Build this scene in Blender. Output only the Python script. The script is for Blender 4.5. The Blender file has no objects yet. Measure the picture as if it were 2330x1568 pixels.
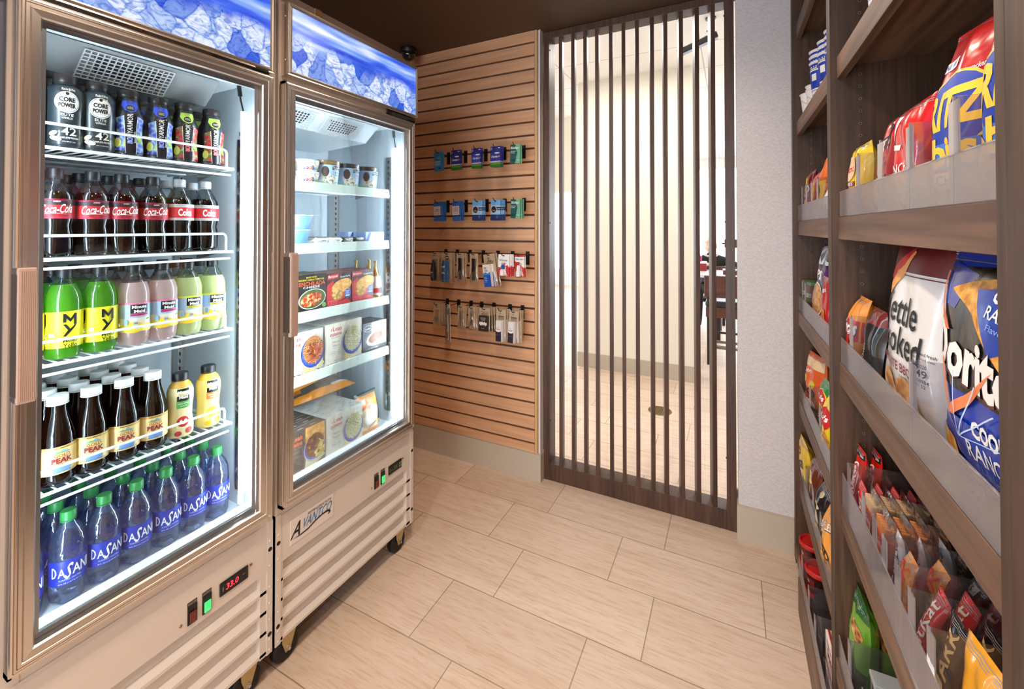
import bpy, bmesh, math, random
from math import sin, cos, pi, radians, floor as ifloor
from mathutils import Vector, Matrix
random.seed(7)
C = bpy.context.scene.collection
SC = bpy.context.scene
# ---------------------------------------------------------------- camera
cd = bpy.data.cameras.new('camera'); cam = bpy.data.objects.new('camera', cd); C.objects.link(cam)
cam.location = (0, 0, 1.42)
cam.rotation_euler = (pi/2 + .012, 0, .4675)
cd.sensor_width = 36; cd.lens = 36*989.5/2330
cd.shift_x = 0; cd.shift_y = -(784-507.3)/2330
cd.clip_start = .02; cd.clip_end = 60
SC.camera = cam
# ---------------------------------------------------------------- world, exposure
w = bpy.data.worlds.new('world'); SC.world = w; w.use_nodes = True
w.node_tree.nodes['Background'].inputs[0].default_value = (.86, .93, 1, 1)
w.node_tree.nodes['Background'].inputs[1].default_value = 4.5
SC.view_settings.view_transform = 'Standard'; SC.view_settings.look = 'None'
SC.view_settings.exposure = 0.0; SC.view_settings.gamma = 1; SC.view_settings.use_curve_mapping = False
def area(name, loc, rot, sx, sy, power, col, spread=180):
    l = bpy.data.lights.new(name, 'AREA'); l.shape = 'RECTANGLE'; l.size = sx; l.size_y = sy
    l.energy = power; l.color = col; l.spread = radians(spread)
    o = bpy.data.objects.new(name, l); C.objects.link(o); o.location = loc; o.rotation_euler = rot; return o
WARM = (1, .80, .62)
# recessed downlights of the shop ceiling (their housings are built below)
DOWN = [(-.42, .62), (-.42, 1.62), (-.55, -.55), (.02, -.1)]
def downlights():
    for i, (x, y) in enumerate(DOWN):
        l = bpy.data.lights.new('downlight_lamp', 'SPOT'); l.energy = [52, 36, 62, 46][i]; l.color = WARM
        l.spot_size = radians(150); l.spot_blend = .9; l.shadow_soft_size = .045
        o = bpy.data.objects.new('downlight_lamp', l); C.objects.link(o); o.location = (x, y, 2.52)
downlights()
area('shop_daylight', (-.5, -2.3, 1.6), (radians(90), 0, 0), 2.0, 1.8, 9, (.92, .95, 1))      # the shop's open side behind the camera
area('hall_ceiling_light', (-.8, 3.5, 2.88), (0, 0, 0), 1.2, .5, 25, (1, .95, .88))
area('dining_daylight', (2.2, 9.2, 1.7), (radians(-90), 0, 0), 5.5, 2.2, 190, (.90, .95, 1))
area('dining_daylight_left', (-5.2, 6.2, 1.7), (radians(90), 0, radians(-90)), 4.0, 2.2, 120, (.93, .96, 1))
# ---------------------------------------------------------------- materials
def lin(c):
    return tuple(((v/255)/12.92 if v <= 10.3 else (((v/255)+.055)/1.055)**2.4) for v in c) + (1,)
MATS = {}
def newmat(name):
    m = bpy.data.materials.new(name); m.use_nodes = True
    nt = m.node_tree; return m, nt, nt.nodes['Principled BSDF']
def M(name, col=None, rough=.5, metal=0, emit=0, coat=0, spec=.5, alpha=1):
    if name in MATS: return MATS[name]
    m, nt, b = newmat(name)
    b.inputs['Base Color'].default_value = lin(col); b.inputs['Roughness'].default_value = rough
    b.inputs['Metallic'].default_value = metal; b.inputs['Specular IOR Level'].default_value = spec
    b.inputs['Coat Weight'].default_value = coat; b.inputs['Coat Roughness'].default_value = .08
    if emit: b.inputs['Emission Color'].default_value = lin(col); b.inputs['Emission Strength'].default_value = emit
    MATS[name] = m; return m
def ink(c, rough=.45):                     # a printed colour
    return M('print_%d_%d_%d' % tuple(c), c, rough)
def film(c):                               # glossy foil / plastic film
    k = 'film_%d_%d_%d' % tuple(c)
    if k in MATS: return MATS[k]
    m = M(k, c, .25, 0, 0, .5)
    nt = m.node_tree; b = nt.nodes['Principled BSDF']
    n = nt.nodes.new('ShaderNodeTexNoise'); n.inputs['Scale'].default_value = 22; n.inputs['Detail'].default_value = 2
    bp = nt.nodes.new('ShaderNodeBump'); bp.inputs['Strength'].default_value = .35; bp.inputs['Distance'].default_value = .01
    tc = nt.nodes.new('ShaderNodeTexCoord'); L = nt.links.new
    L(tc.outputs['Object'], n.inputs['Vector']); L(n.outputs['Fac'], bp.inputs['Height']); L(bp.outputs['Normal'], b.inputs['Normal'])
    return m
def ramp(nt, stops):
    r = nt.nodes.new('ShaderNodeValToRGB'); e = r.color_ramp.elements
    while len(e) > 1: e.remove(e[-1])
    e[0].position = stops[0][0]; e[0].color = lin(stops[0][1])
    for p, c in stops[1:]:
        x = e.new(p); x.color = lin(c)
    return r
def coords(nt, scale=(1, 1, 1), loc=(0, 0, 0), rot=(0, 0, 0)):
    tc = nt.nodes.new('ShaderNodeTexCoord'); mp = nt.nodes.new('ShaderNodeMapping')
    mp.inputs['Scale'].default_value = scale; mp.inputs['Location'].default_value = loc; mp.inputs['Rotation'].default_value = rot
    nt.links.new(tc.outputs['Object'], mp.inputs['Vector']); return mp
def noise(nt, vec, scale, detail=3, dist=0):
    n = nt.nodes.new('ShaderNodeTexNoise'); n.inputs['Scale'].default_value = scale; n.inputs['Detail'].default_value = detail
    n.inputs['Distortion'].default_value = dist; nt.links.new(vec.outputs[0], n.inputs['Vector']); return n
def bump(nt, b, src, strength, dist=.002):
    bp = nt.nodes.new('ShaderNodeBump'); bp.inputs['Strength'].default_value = strength; bp.inputs['Distance'].default_value = dist
    nt.links.new(src, bp.inputs['Height']); nt.links.new(bp.outputs['Normal'], b.inputs['Normal'])
def mixc(nt, mode, fac, a, b_):
    x = nt.nodes.new('ShaderNodeMix'); x.data_type = 'RGBA'; x.blend_type = mode
    for sock, v in ((x.inputs[0], fac), (x.inputs[6], a), (x.inputs[7], b_)):
        if hasattr(v, 'links'): nt.links.new(v, sock)
        elif isinstance(v, (int, float)): sock.default_value = v
        else: sock.default_value = lin(v)
    return x.outputs[2]
def wood(name, c0, c1, c2, axis, rough=.45, fine=90, wav=6, lo=165, dist=.6):
    m, nt, b = newmat(name)
    s = {'X': (.05, 1, 1), 'Y': (1, .05, 1), 'Z': (1, 1, .05)}[axis]
    mp = coords(nt, s); n1 = noise(nt, mp, wav, 3, dist); n2 = noise(nt, mp, fine, 3, .2)
    r1 = ramp(nt, [(.3, c0), (.55, c1), (.75, c2)]); nt.links.new(n1.outputs['Fac'], r1.inputs[0])
    r2 = ramp(nt, [(.3, (lo, lo, lo)), (.65, (255, 255, 255))]); nt.links.new(n2.outputs['Fac'], r2.inputs[0])
    nt.links.new(mixc(nt, 'MULTIPLY', .8, r1.outputs[0], r2.outputs[0]), b.inputs['Base Color'])
    b.inputs['Roughness'].default_value = rough; bump(nt, b, n2.outputs['Fac'], .15, .001)
    MATS[name] = m; return m
WAL_Z = wood('walnut_vertical', (64, 43, 30), (86, 60, 43), (104, 74, 54), 'Z', .5, 110, 14)  # base colour darkened to carry the shade inside the shelf bays
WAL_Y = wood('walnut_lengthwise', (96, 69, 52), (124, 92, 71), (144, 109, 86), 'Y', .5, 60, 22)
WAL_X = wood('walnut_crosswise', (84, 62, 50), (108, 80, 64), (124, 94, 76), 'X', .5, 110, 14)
SCR_Z = wood('dark_walnut_vertical', (74, 50, 38), (92, 62, 47), (104, 74, 58), 'Z', .42, 120, 12)
SCR_X = wood('dark_walnut_crosswise', (74, 50, 38), (90, 62, 47), (100, 72, 57), 'Z', .42, 120, 12)
MAPLE = wood('maple_slats', (208, 156, 116), (218, 168, 128), (224, 178, 140), 'X', .5, 60, 9, 228, 2.5)
MAPLE_T = M('maple_trim', (206, 165, 118), .45)
BROWNWD = wood('brown_stained_wood', (84, 44, 30), (98, 52, 36), (112, 62, 44), 'X', .4, 60, 8)
def thin(name, tint, gloss=.08, body=0, bodycol=(255, 255, 255), bumpy=0, rough=.03):   # thin clear plastic / glass
    if name in MATS: return MATS[name]
    m = bpy.data.materials.new(name); m.use_nodes = True; nt = m.node_tree; nt.nodes.clear(); L = nt.links.new
    out = nt.nodes.new('ShaderNodeOutputMaterial'); tr = nt.nodes.new('ShaderNodeBsdfTransparent'); tr.inputs[0].default_value = lin(tint)
    gl = nt.nodes.new('ShaderNodeBsdfGlossy'); gl.inputs['Roughness'].default_value = rough
    fr = nt.nodes.new('ShaderNodeFresnel'); fr.inputs['IOR'].default_value = 1.45
    ad = nt.nodes.new('ShaderNodeMath'); ad.operation = 'MULTIPLY_ADD'; ad.inputs[1].default_value = .6; ad.inputs[2].default_value = gloss-.034
    ad.use_clamp = True
    L(fr.outputs[0], ad.inputs[0])
    base = tr.outputs[0]
    if body:
        df = nt.nodes.new('ShaderNodeBsdfDiffuse'); df.inputs[0].default_value = lin(bodycol)
        tl = nt.nodes.new('ShaderNodeBsdfTranslucent'); tl.inputs[0].default_value = lin(bodycol)
        m1 = nt.nodes.new('ShaderNodeMixShader'); m1.inputs[0].default_value = .5; L(df.outputs[0], m1.inputs[1]); L(tl.outputs[0], m1.inputs[2])
        m2 = nt.nodes.new('ShaderNodeMixShader'); m2.inputs[0].default_value = body; L(base, m2.inputs[1]); L(m1.outputs[0], m2.inputs[2]); base = m2.outputs[0]
    mx = nt.nodes.new('ShaderNodeMixShader'); L(ad.outputs[0], mx.inputs[0]); L(base, mx.inputs[1]); L(gl.outputs[0], mx.inputs[2])
    L(mx.outputs[0], out.inputs[0])
    if bumpy:
        mp = coords(nt, (1, 1, 1)); n = noise(nt, mp, 45, 2, .4)
        bp = nt.nodes.new('ShaderNodeBump'); bp.inputs['Strength'].default_value = bumpy; bp.inputs['Distance'].default_value = .004
        L(n.outputs['Fac'], bp.inputs['Height']); L(bp.outputs['Normal'], gl.inputs['Normal']); L(bp.outputs['Normal'], fr.inputs['Normal'])
    MATS[name] = m; return m
DOORGLASS = thin('door_glass', (250, 254, 253), .035)
ACRYL = thin('clear_acrylic', (240, 239, 240), .09, .05, (225, 222, 224), .12, .06)
ACRYL_F = thin('milky_acrylic', (240, 238, 240), .08, .24, (236, 228, 230), .06, .12)
ACRYL_E = thin('acrylic_edge', (215, 212, 216), .2, .5, (222, 214, 218))
CLEARP = thin('clear_plastic', (240, 242, 244), .12, .06, (225, 228, 232), .3)
BLISTER = thin('clear_blister', (238, 232, 225), .14, .10, (230, 225, 215), .5, .12)
STEEL = M('brushed_champagne_metal', (222, 214, 206), .28, 1.0)
CHROME = M('polished_metal', (205, 200, 195), .14, 1.0)
DKGAP = M('dark_gap', (26, 22, 20), .7)
BODY = M('painted_cabinet', (214, 204, 194), .38)
WIRE = M('white_coated_wire', (236, 239, 240), .35)
LINER = M('cooler_liner', (196, 206, 212), .45)
LINERW = M('cooler_liner_white', (232, 238, 240), .4)
BLACK = M('black_plastic', (18, 18, 18), .4)
RUBBER = M('black_rubber', (14, 14, 14), .6)
WHITE = ink((238, 238, 236)); BLK = ink((20, 20, 22)); RED = ink((196, 26, 34)); NAVY = ink((22, 36, 92))
def food(name, stops, scale, kind='V', rough=.4):
    if name in MATS: return MATS[name]
    m, nt, b = newmat(name); mp = coords(nt); n0 = noise(nt, mp, scale*.5, 2, 0)
    if kind == 'V':
        v = nt.nodes.new('ShaderNodeTexVoronoi'); v.inputs['Scale'].default_value = scale; nt.links.new(mp.outputs[0], v.inputs['Vector']); src = v.outputs['Distance']
    elif kind == 'W':
        v = nt.nodes.new('ShaderNodeTexWave'); v.inputs['Scale'].default_value = scale; v.inputs['Distortion'].default_value = 14; v.inputs['Detail'].default_value = 1; v.inputs['Detail Scale'].default_value = .7
        v.wave_type = 'RINGS'; nt.links.new(mp.outputs[0], v.inputs['Vector']); src = v.outputs['Fac']
    else:
        v = noise(nt, mp, scale, 4, .5); src = v.outputs['Fac']
    r = ramp(nt, stops); nt.links.new(src, r.inputs[0]); nt.links.new(r.outputs[0], b.inputs['Base Color'])
    b.inputs['Roughness'].default_value = rough; MATS[name] = m; return m
F_SPAG = food('spaghetti_photo', [(.1, (120, 45, 20)), (.45, (205, 110, 60)), (.8, (235, 175, 110))], 60, 'W')
F_FETT = food('fettuccine_photo', [(.1, (175, 165, 95)), (.5, (232, 226, 180)), (.85, (250, 248, 225))], 55, 'W')
F_BEEF = food('beef_photo', [(.1, (60, 26, 14)), (.5, (120, 62, 36)), (.85, (170, 105, 66))], 70, 'N')
F_MAC = food('pasta_photo', [(.0, (245, 220, 140)), (.35, (225, 185, 90)), (.7, (160, 115, 50))], 90, 'V')
F_PIE = food('pie_crust_photo', [(.3, (190, 120, 50)), (.5, (225, 165, 85)), (.7, (245, 205, 130))], 70, 'N')
F_ENCH = food('enchilada_photo', [(.35, (120, 28, 12)), (.5, (178, 62, 28)), (.64, (240, 200, 130))], 80, 'N')
F_CHIP = food('chips_photo', [(.3, (150, 85, 25)), (.5, (215, 150, 50)), (.72, (240, 190, 95))], 60, 'N')
F_CHEX = food('snack_photo', [(.3, (150, 90, 45)), (.5, (205, 150, 90)), (.7, (235, 195, 140))], 60, 'N')
F_BERRY = food('berries_photo', [(.1, (150, 20, 40)), (.4, (200, 50, 60)), (.6, (70, 110, 60)), (.9, (220, 210, 120))], 80, 'V')
F_BLUEB = food('blueberries_photo', [(.1, (30, 40, 120)), (.4, (60, 80, 190)), (.65, (120, 150, 210)), (.9, (190, 220, 120))], 90, 'V')
F_ICEC = food('ice_cream_photo', [(.3, (60, 40, 30)), (.45, (225, 215, 195)), (.7, (245, 240, 228))], 130, 'N')
F_NUT = food('nuts_photo', [(.2, (90, 45, 20)), (.5, (190, 120, 60)), (.8, (225, 170, 110))], 60, 'V')
F_HERR = food('chevron_napkin_photo', [(.45, (225, 195, 60)), (.55, (240, 240, 230))], 90, 'W')
# ---------------------------------------------------------------- mesh builder
class MB:
    def __init__(s, org=(0, 0, 0)): s.v = []; s.f = []; s.m = []; s.mats = []; s.sm = []; s.o = Vector(org); s.T = None
    def mi(s, mat):
        if mat not in s.mats: s.mats.append(mat)
        return s.mats.index(mat)
    def add(s, verts, faces, mat, smooth=False):
        b = len(s.v); k = s.mi(mat)
        if s.T is not None: verts = [s.T @ Vector(p) for p in verts]
        s.v += [tuple(Vector(p)-s.o) for p in verts]
        for f in faces: s.f.append(tuple(b+i for i in f)); s.m.append(k); s.sm.append(smooth)
    def box(s, x0, y0, z0, x1, y1, z1, mat, bev=0):
        x0, x1 = min(x0, x1), max(x0, x1); y0, y1 = min(y0, y1), max(y0, y1); z0, z1 = min(z0, z1), max(z0, z1)
        if bev:
            bm = bmesh.new(); r = bmesh.ops.create_cube(bm, size=1)
            for v in bm.verts: v.co = Vector((x0+(v.co.x+.5)*(x1-x0), y0+(v.co.y+.5)*(y1-y0), z0+(v.co.z+.5)*(z1-z0)))
            bmesh.ops.bevel(bm, geom=list(bm.edges), offset=bev, segments=2, affect='EDGES', profile=.5)
            bm.verts.index_update(); s.add([tuple(v.co) for v in bm.verts], [tuple(v.index for v in f.verts) for f in bm.faces], mat); bm.free(); return
        V = [(x0, y0, z0), (x1, y0, z0), (x1, y1, z0), (x0, y1, z0), (x0, y0, z1), (x1, y0, z1), (x1, y1, z1), (x0, y1, z1)]
        s.add(V, [(0, 3, 2, 1), (4, 5, 6, 7), (0, 1, 5, 4), (1, 2, 6, 5), (2, 3, 7, 6), (3, 0, 4, 7)], mat)
    def quad(s, a, b, c, d, mat): s.add([a, b, c, d], [(0, 1, 2, 3)], mat)
    def tube(s, pts, r, mat, n=8, closed=False):
        P = [Vector(p) for p in pts]; V = []; k = len(P); up = None
        for i, p in enumerate(P):
            a = P[i-1] if i or closed else P[i]; c = P[(i+1) % k] if i < k-1 or closed else P[i]
            t = (c-a).normalized()
            if up is None: up = t.orthogonal().normalized()
            else: up = (up-t*up.dot(t)).normalized()
            q = t.cross(up); rr = r[i] if isinstance(r, (list, tuple)) else r
            V += [p+(up*cos(2*pi*j/n)+q*sin(2*pi*j/n))*rr for j in range(n)]
        F = []
        for i in range(k if closed else k-1):
            for j in range(n): F.append((i*n+j, i*n+(j+1) % n, ((i+1) % k)*n+(j+1) % n, ((i+1) % k)*n+j))
        if not closed: F += [tuple(range(n))[::-1], tuple((k-1)*n+j for j in range(n))]
        s.add(V, F, mat, True)
    def lathe(s, prof, mat, n=24, lobe=None, c=(0, 0), cap=True):
        V = []
        for r, z in prof:
            for j in range(n):
                a = 2*pi*j/n; rr = r*(lobe(a, z) if lobe else 1); V.append((c[0]+rr*cos(a), c[1]+rr*sin(a), z))
        F = []
        for i in range(len(prof)-1):
            for j in range(n): F.append((i*n+j, i*n+(j+1) % n, (i+1)*n+(j+1) % n, (i+1)*n+j))
        if cap:
            if prof[0][0] > 1e-5: F.append(tuple(range(n))[::-1])
            if prof[-1][0] > 1e-5: F.append(tuple((len(prof)-1)*n+j for j in range(n)))
        s.add(V, F, mat, True)
    def prism(s, poly, axis, a, b, mat):          # poly in the two other axes, extruded along axis
        k = len(poly)
        def P(q, t):
            return {'X': (t, q[0], q[1]), 'Y': (q[0], t, q[1]), 'Z': (q[0], q[1], t)}[axis]
        s.add([P(q, a) for q in poly]+[P(q, b) for q in poly], [tuple(range(k)), tuple(range(2*k-1, k-1, -1))]+[(i, i+k, (i+1) % k+k, (i+1) % k) for i in range(k)], mat)
    def build(s, name, parent=None, smooth=None):
        me = bpy.data.meshes.new(name); me.from_pydata(s.v, [], s.f)
        for m in s.mats: me.materials.append(m)
        me.polygons.foreach_set('material_index', s.m); me.polygons.foreach_set('use_smooth', s.sm)
        me.update()
        bm = bmesh.new(); bm.from_mesh(me); bmesh.ops.recalc_face_normals(bm, faces=bm.faces) if not getattr(s, 'norecalc', 0) else None
        bm.to_mesh(me); bm.free()
        if any(s.sm): me.set_sharp_from_angle(angle=radians(40))
        o = bpy.data.objects.new(name, me); C.objects.link(o)
        if parent: o.parent = parent
        return o
def empty(name, loc=(0, 0, 0), rz=0):
    o = bpy.data.objects.new(name, None); o.empty_display_size = .02; C.objects.link(o); o.location = loc; o.rotation_euler = (0, 0, rz); return o
def tag(o, label, cat, group=None):
    o['label'] = label; o['category'] = cat
    if group: o['group'] = group
    return o
def struct(mb, name):
    o = mb.build(name); o['kind'] = 'structure'; return o
def copy_tree(o, parent=None):
    c = o.copy(); C.objects.link(c)
    if parent: c.parent = parent
    for ch in o.children: copy_tree(ch, c)
    return c
PROTO = {}
def put(key, maker, loc, rz, label, cat, group=None, rx=0, ry=0, first=True):
    """place a thing: the first call builds it, later calls copy it with its parts"""
    if key not in PROTO: o = PROTO[key] = maker()
    else: o = copy_tree(PROTO[key])
    o.location = loc; o.rotation_euler = (rx, ry, rz); tag(o, label, cat, group)
    if not group and 'group' in o: del o['group']
    return o
# ---------------------------------------------------------------- 2-D artwork
TXT = {}
def text2d(s):
    if s in TXT: return TXT[s]
    cu = bpy.data.curves.new('t', 'FONT'); cu.body = s.lstrip('*'); cu.size = 1; cu.resolution_u = 2; cu.offset = .040 if s[0] == '*' else .012
    ob = bpy.data.objects.new('t', cu); C.objects.link(ob)
    dg = bpy.context.evaluated_depsgraph_get(); me = bpy.data.meshes.new_from_object(ob.evaluated_get(dg))
    V = [(v.co.x, v.co.y) for v in me.vertices]; F = [tuple(p.vertices) for p in me.polygons]
    x0 = min(v[0] for v in V); x1 = max(v[0] for v in V); y0 = min(v[1] for v in V); y1 = max(v[1] for v in V)
    V = [((x-x0)/(x1-x0)-.5, (y-y0)/(y1-y0)-.5) for x, y in V]
    bpy.data.objects.remove(ob); bpy.data.curves.remove(cu); bpy.data.meshes.remove(me)
    TXT[s] = (V, F); return TXT[s]
def ell(cx, cy, rx, ry, n=24, rot=0):
    return [(cx+rx*cos(2*pi*i/n)*cos(rot)-ry*sin(2*pi*i/n)*sin(rot), cy+rx*cos(2*pi*i/n)*sin(rot)+ry*sin(2*pi*i/n)*cos(rot)) for i in range(n)]
def shape2d(it):
    k = it[0]
    if k == 'T':                                   # T,string,cx,cy,w,h,mat[,rot[,shear]]
        V, F = text2d(it[1]); rot = it[7] if len(it) > 7 else 0; sh = it[8] if len(it) > 8 else 0
        P = []
        for x, y in V:
            X = x*it[4]+sh*y*it[5]; Y = y*it[5]; P.append((it[2]+X*cos(rot)-Y*sin(rot), it[3]+X*sin(rot)+Y*cos(rot)))
        return P, F, it[6]
    if k == 'R': return [(it[1], it[2]), (it[3], it[2]), (it[3], it[4]), (it[1], it[4])], [(0, 1, 2, 3)], it[5]
    if k == 'E': P = ell(*it[1:5], rot=it[6] if len(it) > 6 else 0); return P, [tuple(range(len(P)))], it[5]
    if k == 'S':                                   # S,[centre line],width,mat : a curved strip
        c = it[1]; P = []
        for i, (x, y) in enumerate(c):
            a = c[max(0, i-1)]; b = c[min(len(c)-1, i+1)]; dx, dy = b[0]-a[0], b[1]-a[1]; n = math.hypot(dx, dy) or 1; w_ = it[2]/2
            P += [(x-dy/n*w_, y+dx/n*w_), (x+dy/n*w_, y-dx/n*w_)]
        return P, [(2*i, 2*i+1, 2*i+3, 2*i+2) for i in range(len(c)-1)], it[3]
    if k == 'P': return list(it[1]), [tuple(range(len(it[1])))], it[2]
def decal(mb, items, fmap, step=None, stepy=None, lift=.0003, base=.0003):
    for i, it in enumerate(items):
        P, F, mat = shape2d(it)
        if step:
            bm = bmesh.new(); vs = [bm.verts.new((x, y, 0)) for x, y in P]
            for f in F:
                try: bm.faces.new([vs[j] for j in f])
                except ValueError: pass
            for ax, st in ((0, step), (1, stepy)):
                if not st: continue
                lo = min(p[ax] for p in P); hi = max(p[ax] for p in P); k = ifloor(lo/st)+1
                while k*st < hi-1e-6:
                    co = [0, 0, 0]; co[ax] = k*st; no = [0, 0, 0]; no[ax] = 1
                    bmesh.ops.bisect_plane(bm, geom=bm.verts[:]+bm.edges[:]+bm.faces[:], plane_co=co, plane_no=no, dist=1e-6); k += 1
            bm.verts.index_update(); P = [(v.co.x, v.co.y) for v in bm.verts]; F = [tuple(v.index for v in f.verts) for f in bm.faces]; bm.free()
        h = base+lift*i
        mb.add([fmap(x, y, h) for x, y in P], F, mat)
def flat(y0=0, x0=0, z0=0): return lambda x, y, h: (x0+x, y0-h, z0+y)      # artwork on a face that looks to -Y
def prof_r(prof, z):
    for (r0, z0), (r1, z1) in zip(prof, prof[1:]):
        if z0 <= z <= z1 and z1 > z0: return r0+(r1-r0)*(z-z0)/(z1-z0)
    return prof[-1][0] if z > prof[-1][1] else prof[0][0]
def cyl(prof):                                     # artwork wrapped round a lathe shape, centred on -Y
    R = max(p[0] for p in prof)
    def f(x, y, h):
        r = prof_r(prof, y)+h; a = x/R-pi/2; return (r*cos(a), r*sin(a), y)
    return f
# ================================================================ the setting
def floor_mat():
    m, nt, b = newmat('wood_look_tile'); L = nt.links.new
    mp = coords(nt, (1, 1, 1), (-.099+5.536, -2.031+5.536, 0))
    br = nt.nodes.new('ShaderNodeTexBrick'); L(mp.outputs[0], br.inputs['Vector'])
    br.offset = .673; br.offset_frequency = 2; br.squash = 1
    for k, v in (('Scale', 1), ('Mortar Size', .0019), ('Mortar Smooth', .1), ('Brick Width', .5536), ('Row Height', .2768), ('Bias', 0)): br.inputs[k].default_value = v
    br.inputs['Color1'].default_value = lin((228, 208, 190)); br.inputs['Color2'].default_value = lin((218, 196, 176)); br.inputs['Mortar'].default_value = lin((160, 142, 118))
    m2 = coords(nt, (.35, 7, 1)); n = noise(nt, m2, 5, 6, 1.2); r = ramp(nt, [(.3, (236, 228, 220)), (.5, (250, 247, 244)), (.7, (255, 255, 255))]); L(n.outputs['Fac'], r.inputs[0])
    m3 = coords(nt, (1.5, 14, 1)); n3 = noise(nt, m3, 9, 4, .4); r3 = ramp(nt, [(.34, (238, 229, 221)), (.5, (255, 255, 255))]); L(n3.outputs['Fac'], r3.inputs[0])
    c = mixc(nt, 'MULTIPLY', .8, br.outputs['Color'], r.outputs[0]); c = mixc(nt, 'MULTIPLY', .8, c, r3.outputs[0])
    L(c, b.inputs['Base Color']); b.inputs['Roughness'].default_value = .42; b.inputs['Specular IOR Level'].default_value = .35
    bump(nt, b, br.outputs['Fac'], -.4, .002); MATS['wood_look_tile'] = m; return m
TILE = floor_mat()
def wallpaper():
    m, nt, b = newmat('woven_wallpaper'); L = nt.links.new
    a = noise(nt, coords(nt, (1, 1, .25)), 420, 2); c = noise(nt, coords(nt, (.25, .25, 1)), 420, 2)
    x = mixc(nt, 'MIX', .5, a.outputs['Fac'], c.outputs['Fac'])
    r = ramp(nt, [(.35, (192, 186, 188)), (.62, (218, 212, 212))]); L(x, r.inputs[0]); L(r.outputs[0], b.inputs['Base Color']); b.inputs['Roughness'].default_value = .75
    bump(nt, b, x, .3, .001); return m
PAPER = wallpaper()
CREAM = M('cream_paint', (236, 228, 212), .7); TAN = M('warm_tan_paint', (206, 178, 156), .7); WHT = M('white_paint', (236, 236, 234), .65)
BASEB = M('vinyl_baseboard', (188, 176, 158), .5); CEILB = M('dark_brown_ceiling', (86, 64, 46), .6); METW = M('white_metal_trim', (228, 224, 220), .35)
mb = MB(); mb.box(-7.2, -2.6, -.05, 5.2, 10.4, 0, TILE); struct(mb, 'floor')
mb = MB(); mb.box(-1.99, -2.6, 2.545, .80, 2.41, 2.62, CEILB); struct(mb, 'ceiling')
# wall pieces of the shop
mb = MB(); mb.box(-1.99, -2.6, 0, -1.90, 2.41, 2.545, TAN)
mb.box(-1.90, 1.52, 2.20, -1.893, 1.56, 2.545, MAPLE_T); struct(mb, 'wall_left')
mb = MB(); mb.box(.70, -2.6, 0, .80, 2.41, 2.545, TAN); struct(mb, 'wall_right')
mb = MB(); mb.box(-1.90, 2.262, 0, -.965, 2.41, 2.545, METW); struct(mb, 'wall_back_left')
mb = MB(); mb.box(.022, 2.262, 0, .70, 2.41, 2.545, PAPER); struct(mb, 'wall_back_right')
mb = MB(); mb.prism([(-1.90, 2.249), (-.957, 2.249), (-.957, 2.40), (-.965, 2.40), (-.965, 2.262), (-1.90, 2.262)], 'Z', 0, .152, BASEB)
mb.prism([(-1.90, 2.252), (-.959, 2.252), (-.959, 2.40), (-.965, 2.40), (-.965, 2.262), (-1.90, 2.262)], 'Z', .152, .156, BASEB); struct(mb, 'baseboard_back_left')
mb = MB(); mb.prism([(.015, 2.249), (.236, 2.249), (.236, 2.262), (.022, 2.262), (.022, 2.40), (.015, 2.40)], 'Z', 0, .152, BASEB)
mb.prism([(.017, 2.253), (.236, 2.253), (.236, 2.262), (.022, 2.262), (.022, 2.40), (.017, 2.40)], 'Z', .152, .156, BASEB); struct(mb, 'baseboard_back_right')
mb = MB(); mb.box(-.965, 2.255, .156, -.9615, 2.264, 2.545, METW); mb.box(-.9650, 2.262, .156, -.9615, 2.297, 2.545, METW); struct(mb, 'trim_1')
# ---- slat wall panel: boards with dark grooves, and its rounded edge trim
t = tag(empty('slat_wall_panel', (-1.44, 2.25, .159)), 'pale maple slat wall panel with horizontal grooves beside the refrigerators', 'wall panel')
mb = MB(t.location); p = .0755; z = 2.474
zs = [2.476-p*i for i in range(31)]
edges = [2.543]+zs+[.159]
gr = M('groove_brown', (92, 60, 38), .6)
mb.box(-1.888, 2.256, .159, -.992, 2.261, 2.543, gr)
for a, b_ in zip(edges, edges[1:]):
    top = a-(.0055 if a != 2.543 else 0); bot = b_+(.0055 if b_ != .159 else 0)
    mb.box(-1.888, 2.2455, bot, -.992, 2.256, top, MAPLE, .0008)
mb.build('grooved_board', t)
mb = MB(t.location); mb.box(-.991, 2.2425, .159, -.974, 2.261, 2.543, MAPLE_T, .004); mb.build('edge_trim', t)
# ---- open slat screen
t = tag(empty('slat_screen', (-.46, 2.343, 0)), 'dark walnut floor-to-ceiling screen of thin vertical slats', 'partition')
mb = MB(t.location); mb.box(-.956, 2.297, 0, -.924, 2.391, 2.54, SCR_Z, .001); mb.build('jamb', t)
mb = MB(t.location); mb.box(-.027, 2.297, 0, .0145, 2.391, 2.54, SCR_Z, .001); mb.build('jamb', t)
mb = MB(t.location); mb.box(-.924, 2.298, .0, -.027, 2.391, .093, SCR_X, .001); mb.build('bottom_rail', t)
mb = MB(t.location); mb.box(-.924, 2.298, 2.502, -.027, 2.391, 2.54, SCR_X, .001); mb.build('top_rail', t)
for x in (-.846, -.773, -.703, -.637, -.561, -.494, -.424, -.349, -.284, -.210, -.137, -.066):
    o = MB(); o.box(-.0195, 0, .0925, 0, .080, 2.5025, SCR_Z, .0012)
    a = radians(12); o.T = None
    R = Matrix.Rotation(a, 4, 'Z'); o.v = [tuple((R @ Vector(v))+Vector((x, 2.303, 0))-t.location) for v in o.v]
    o.build('slat', t)
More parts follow.
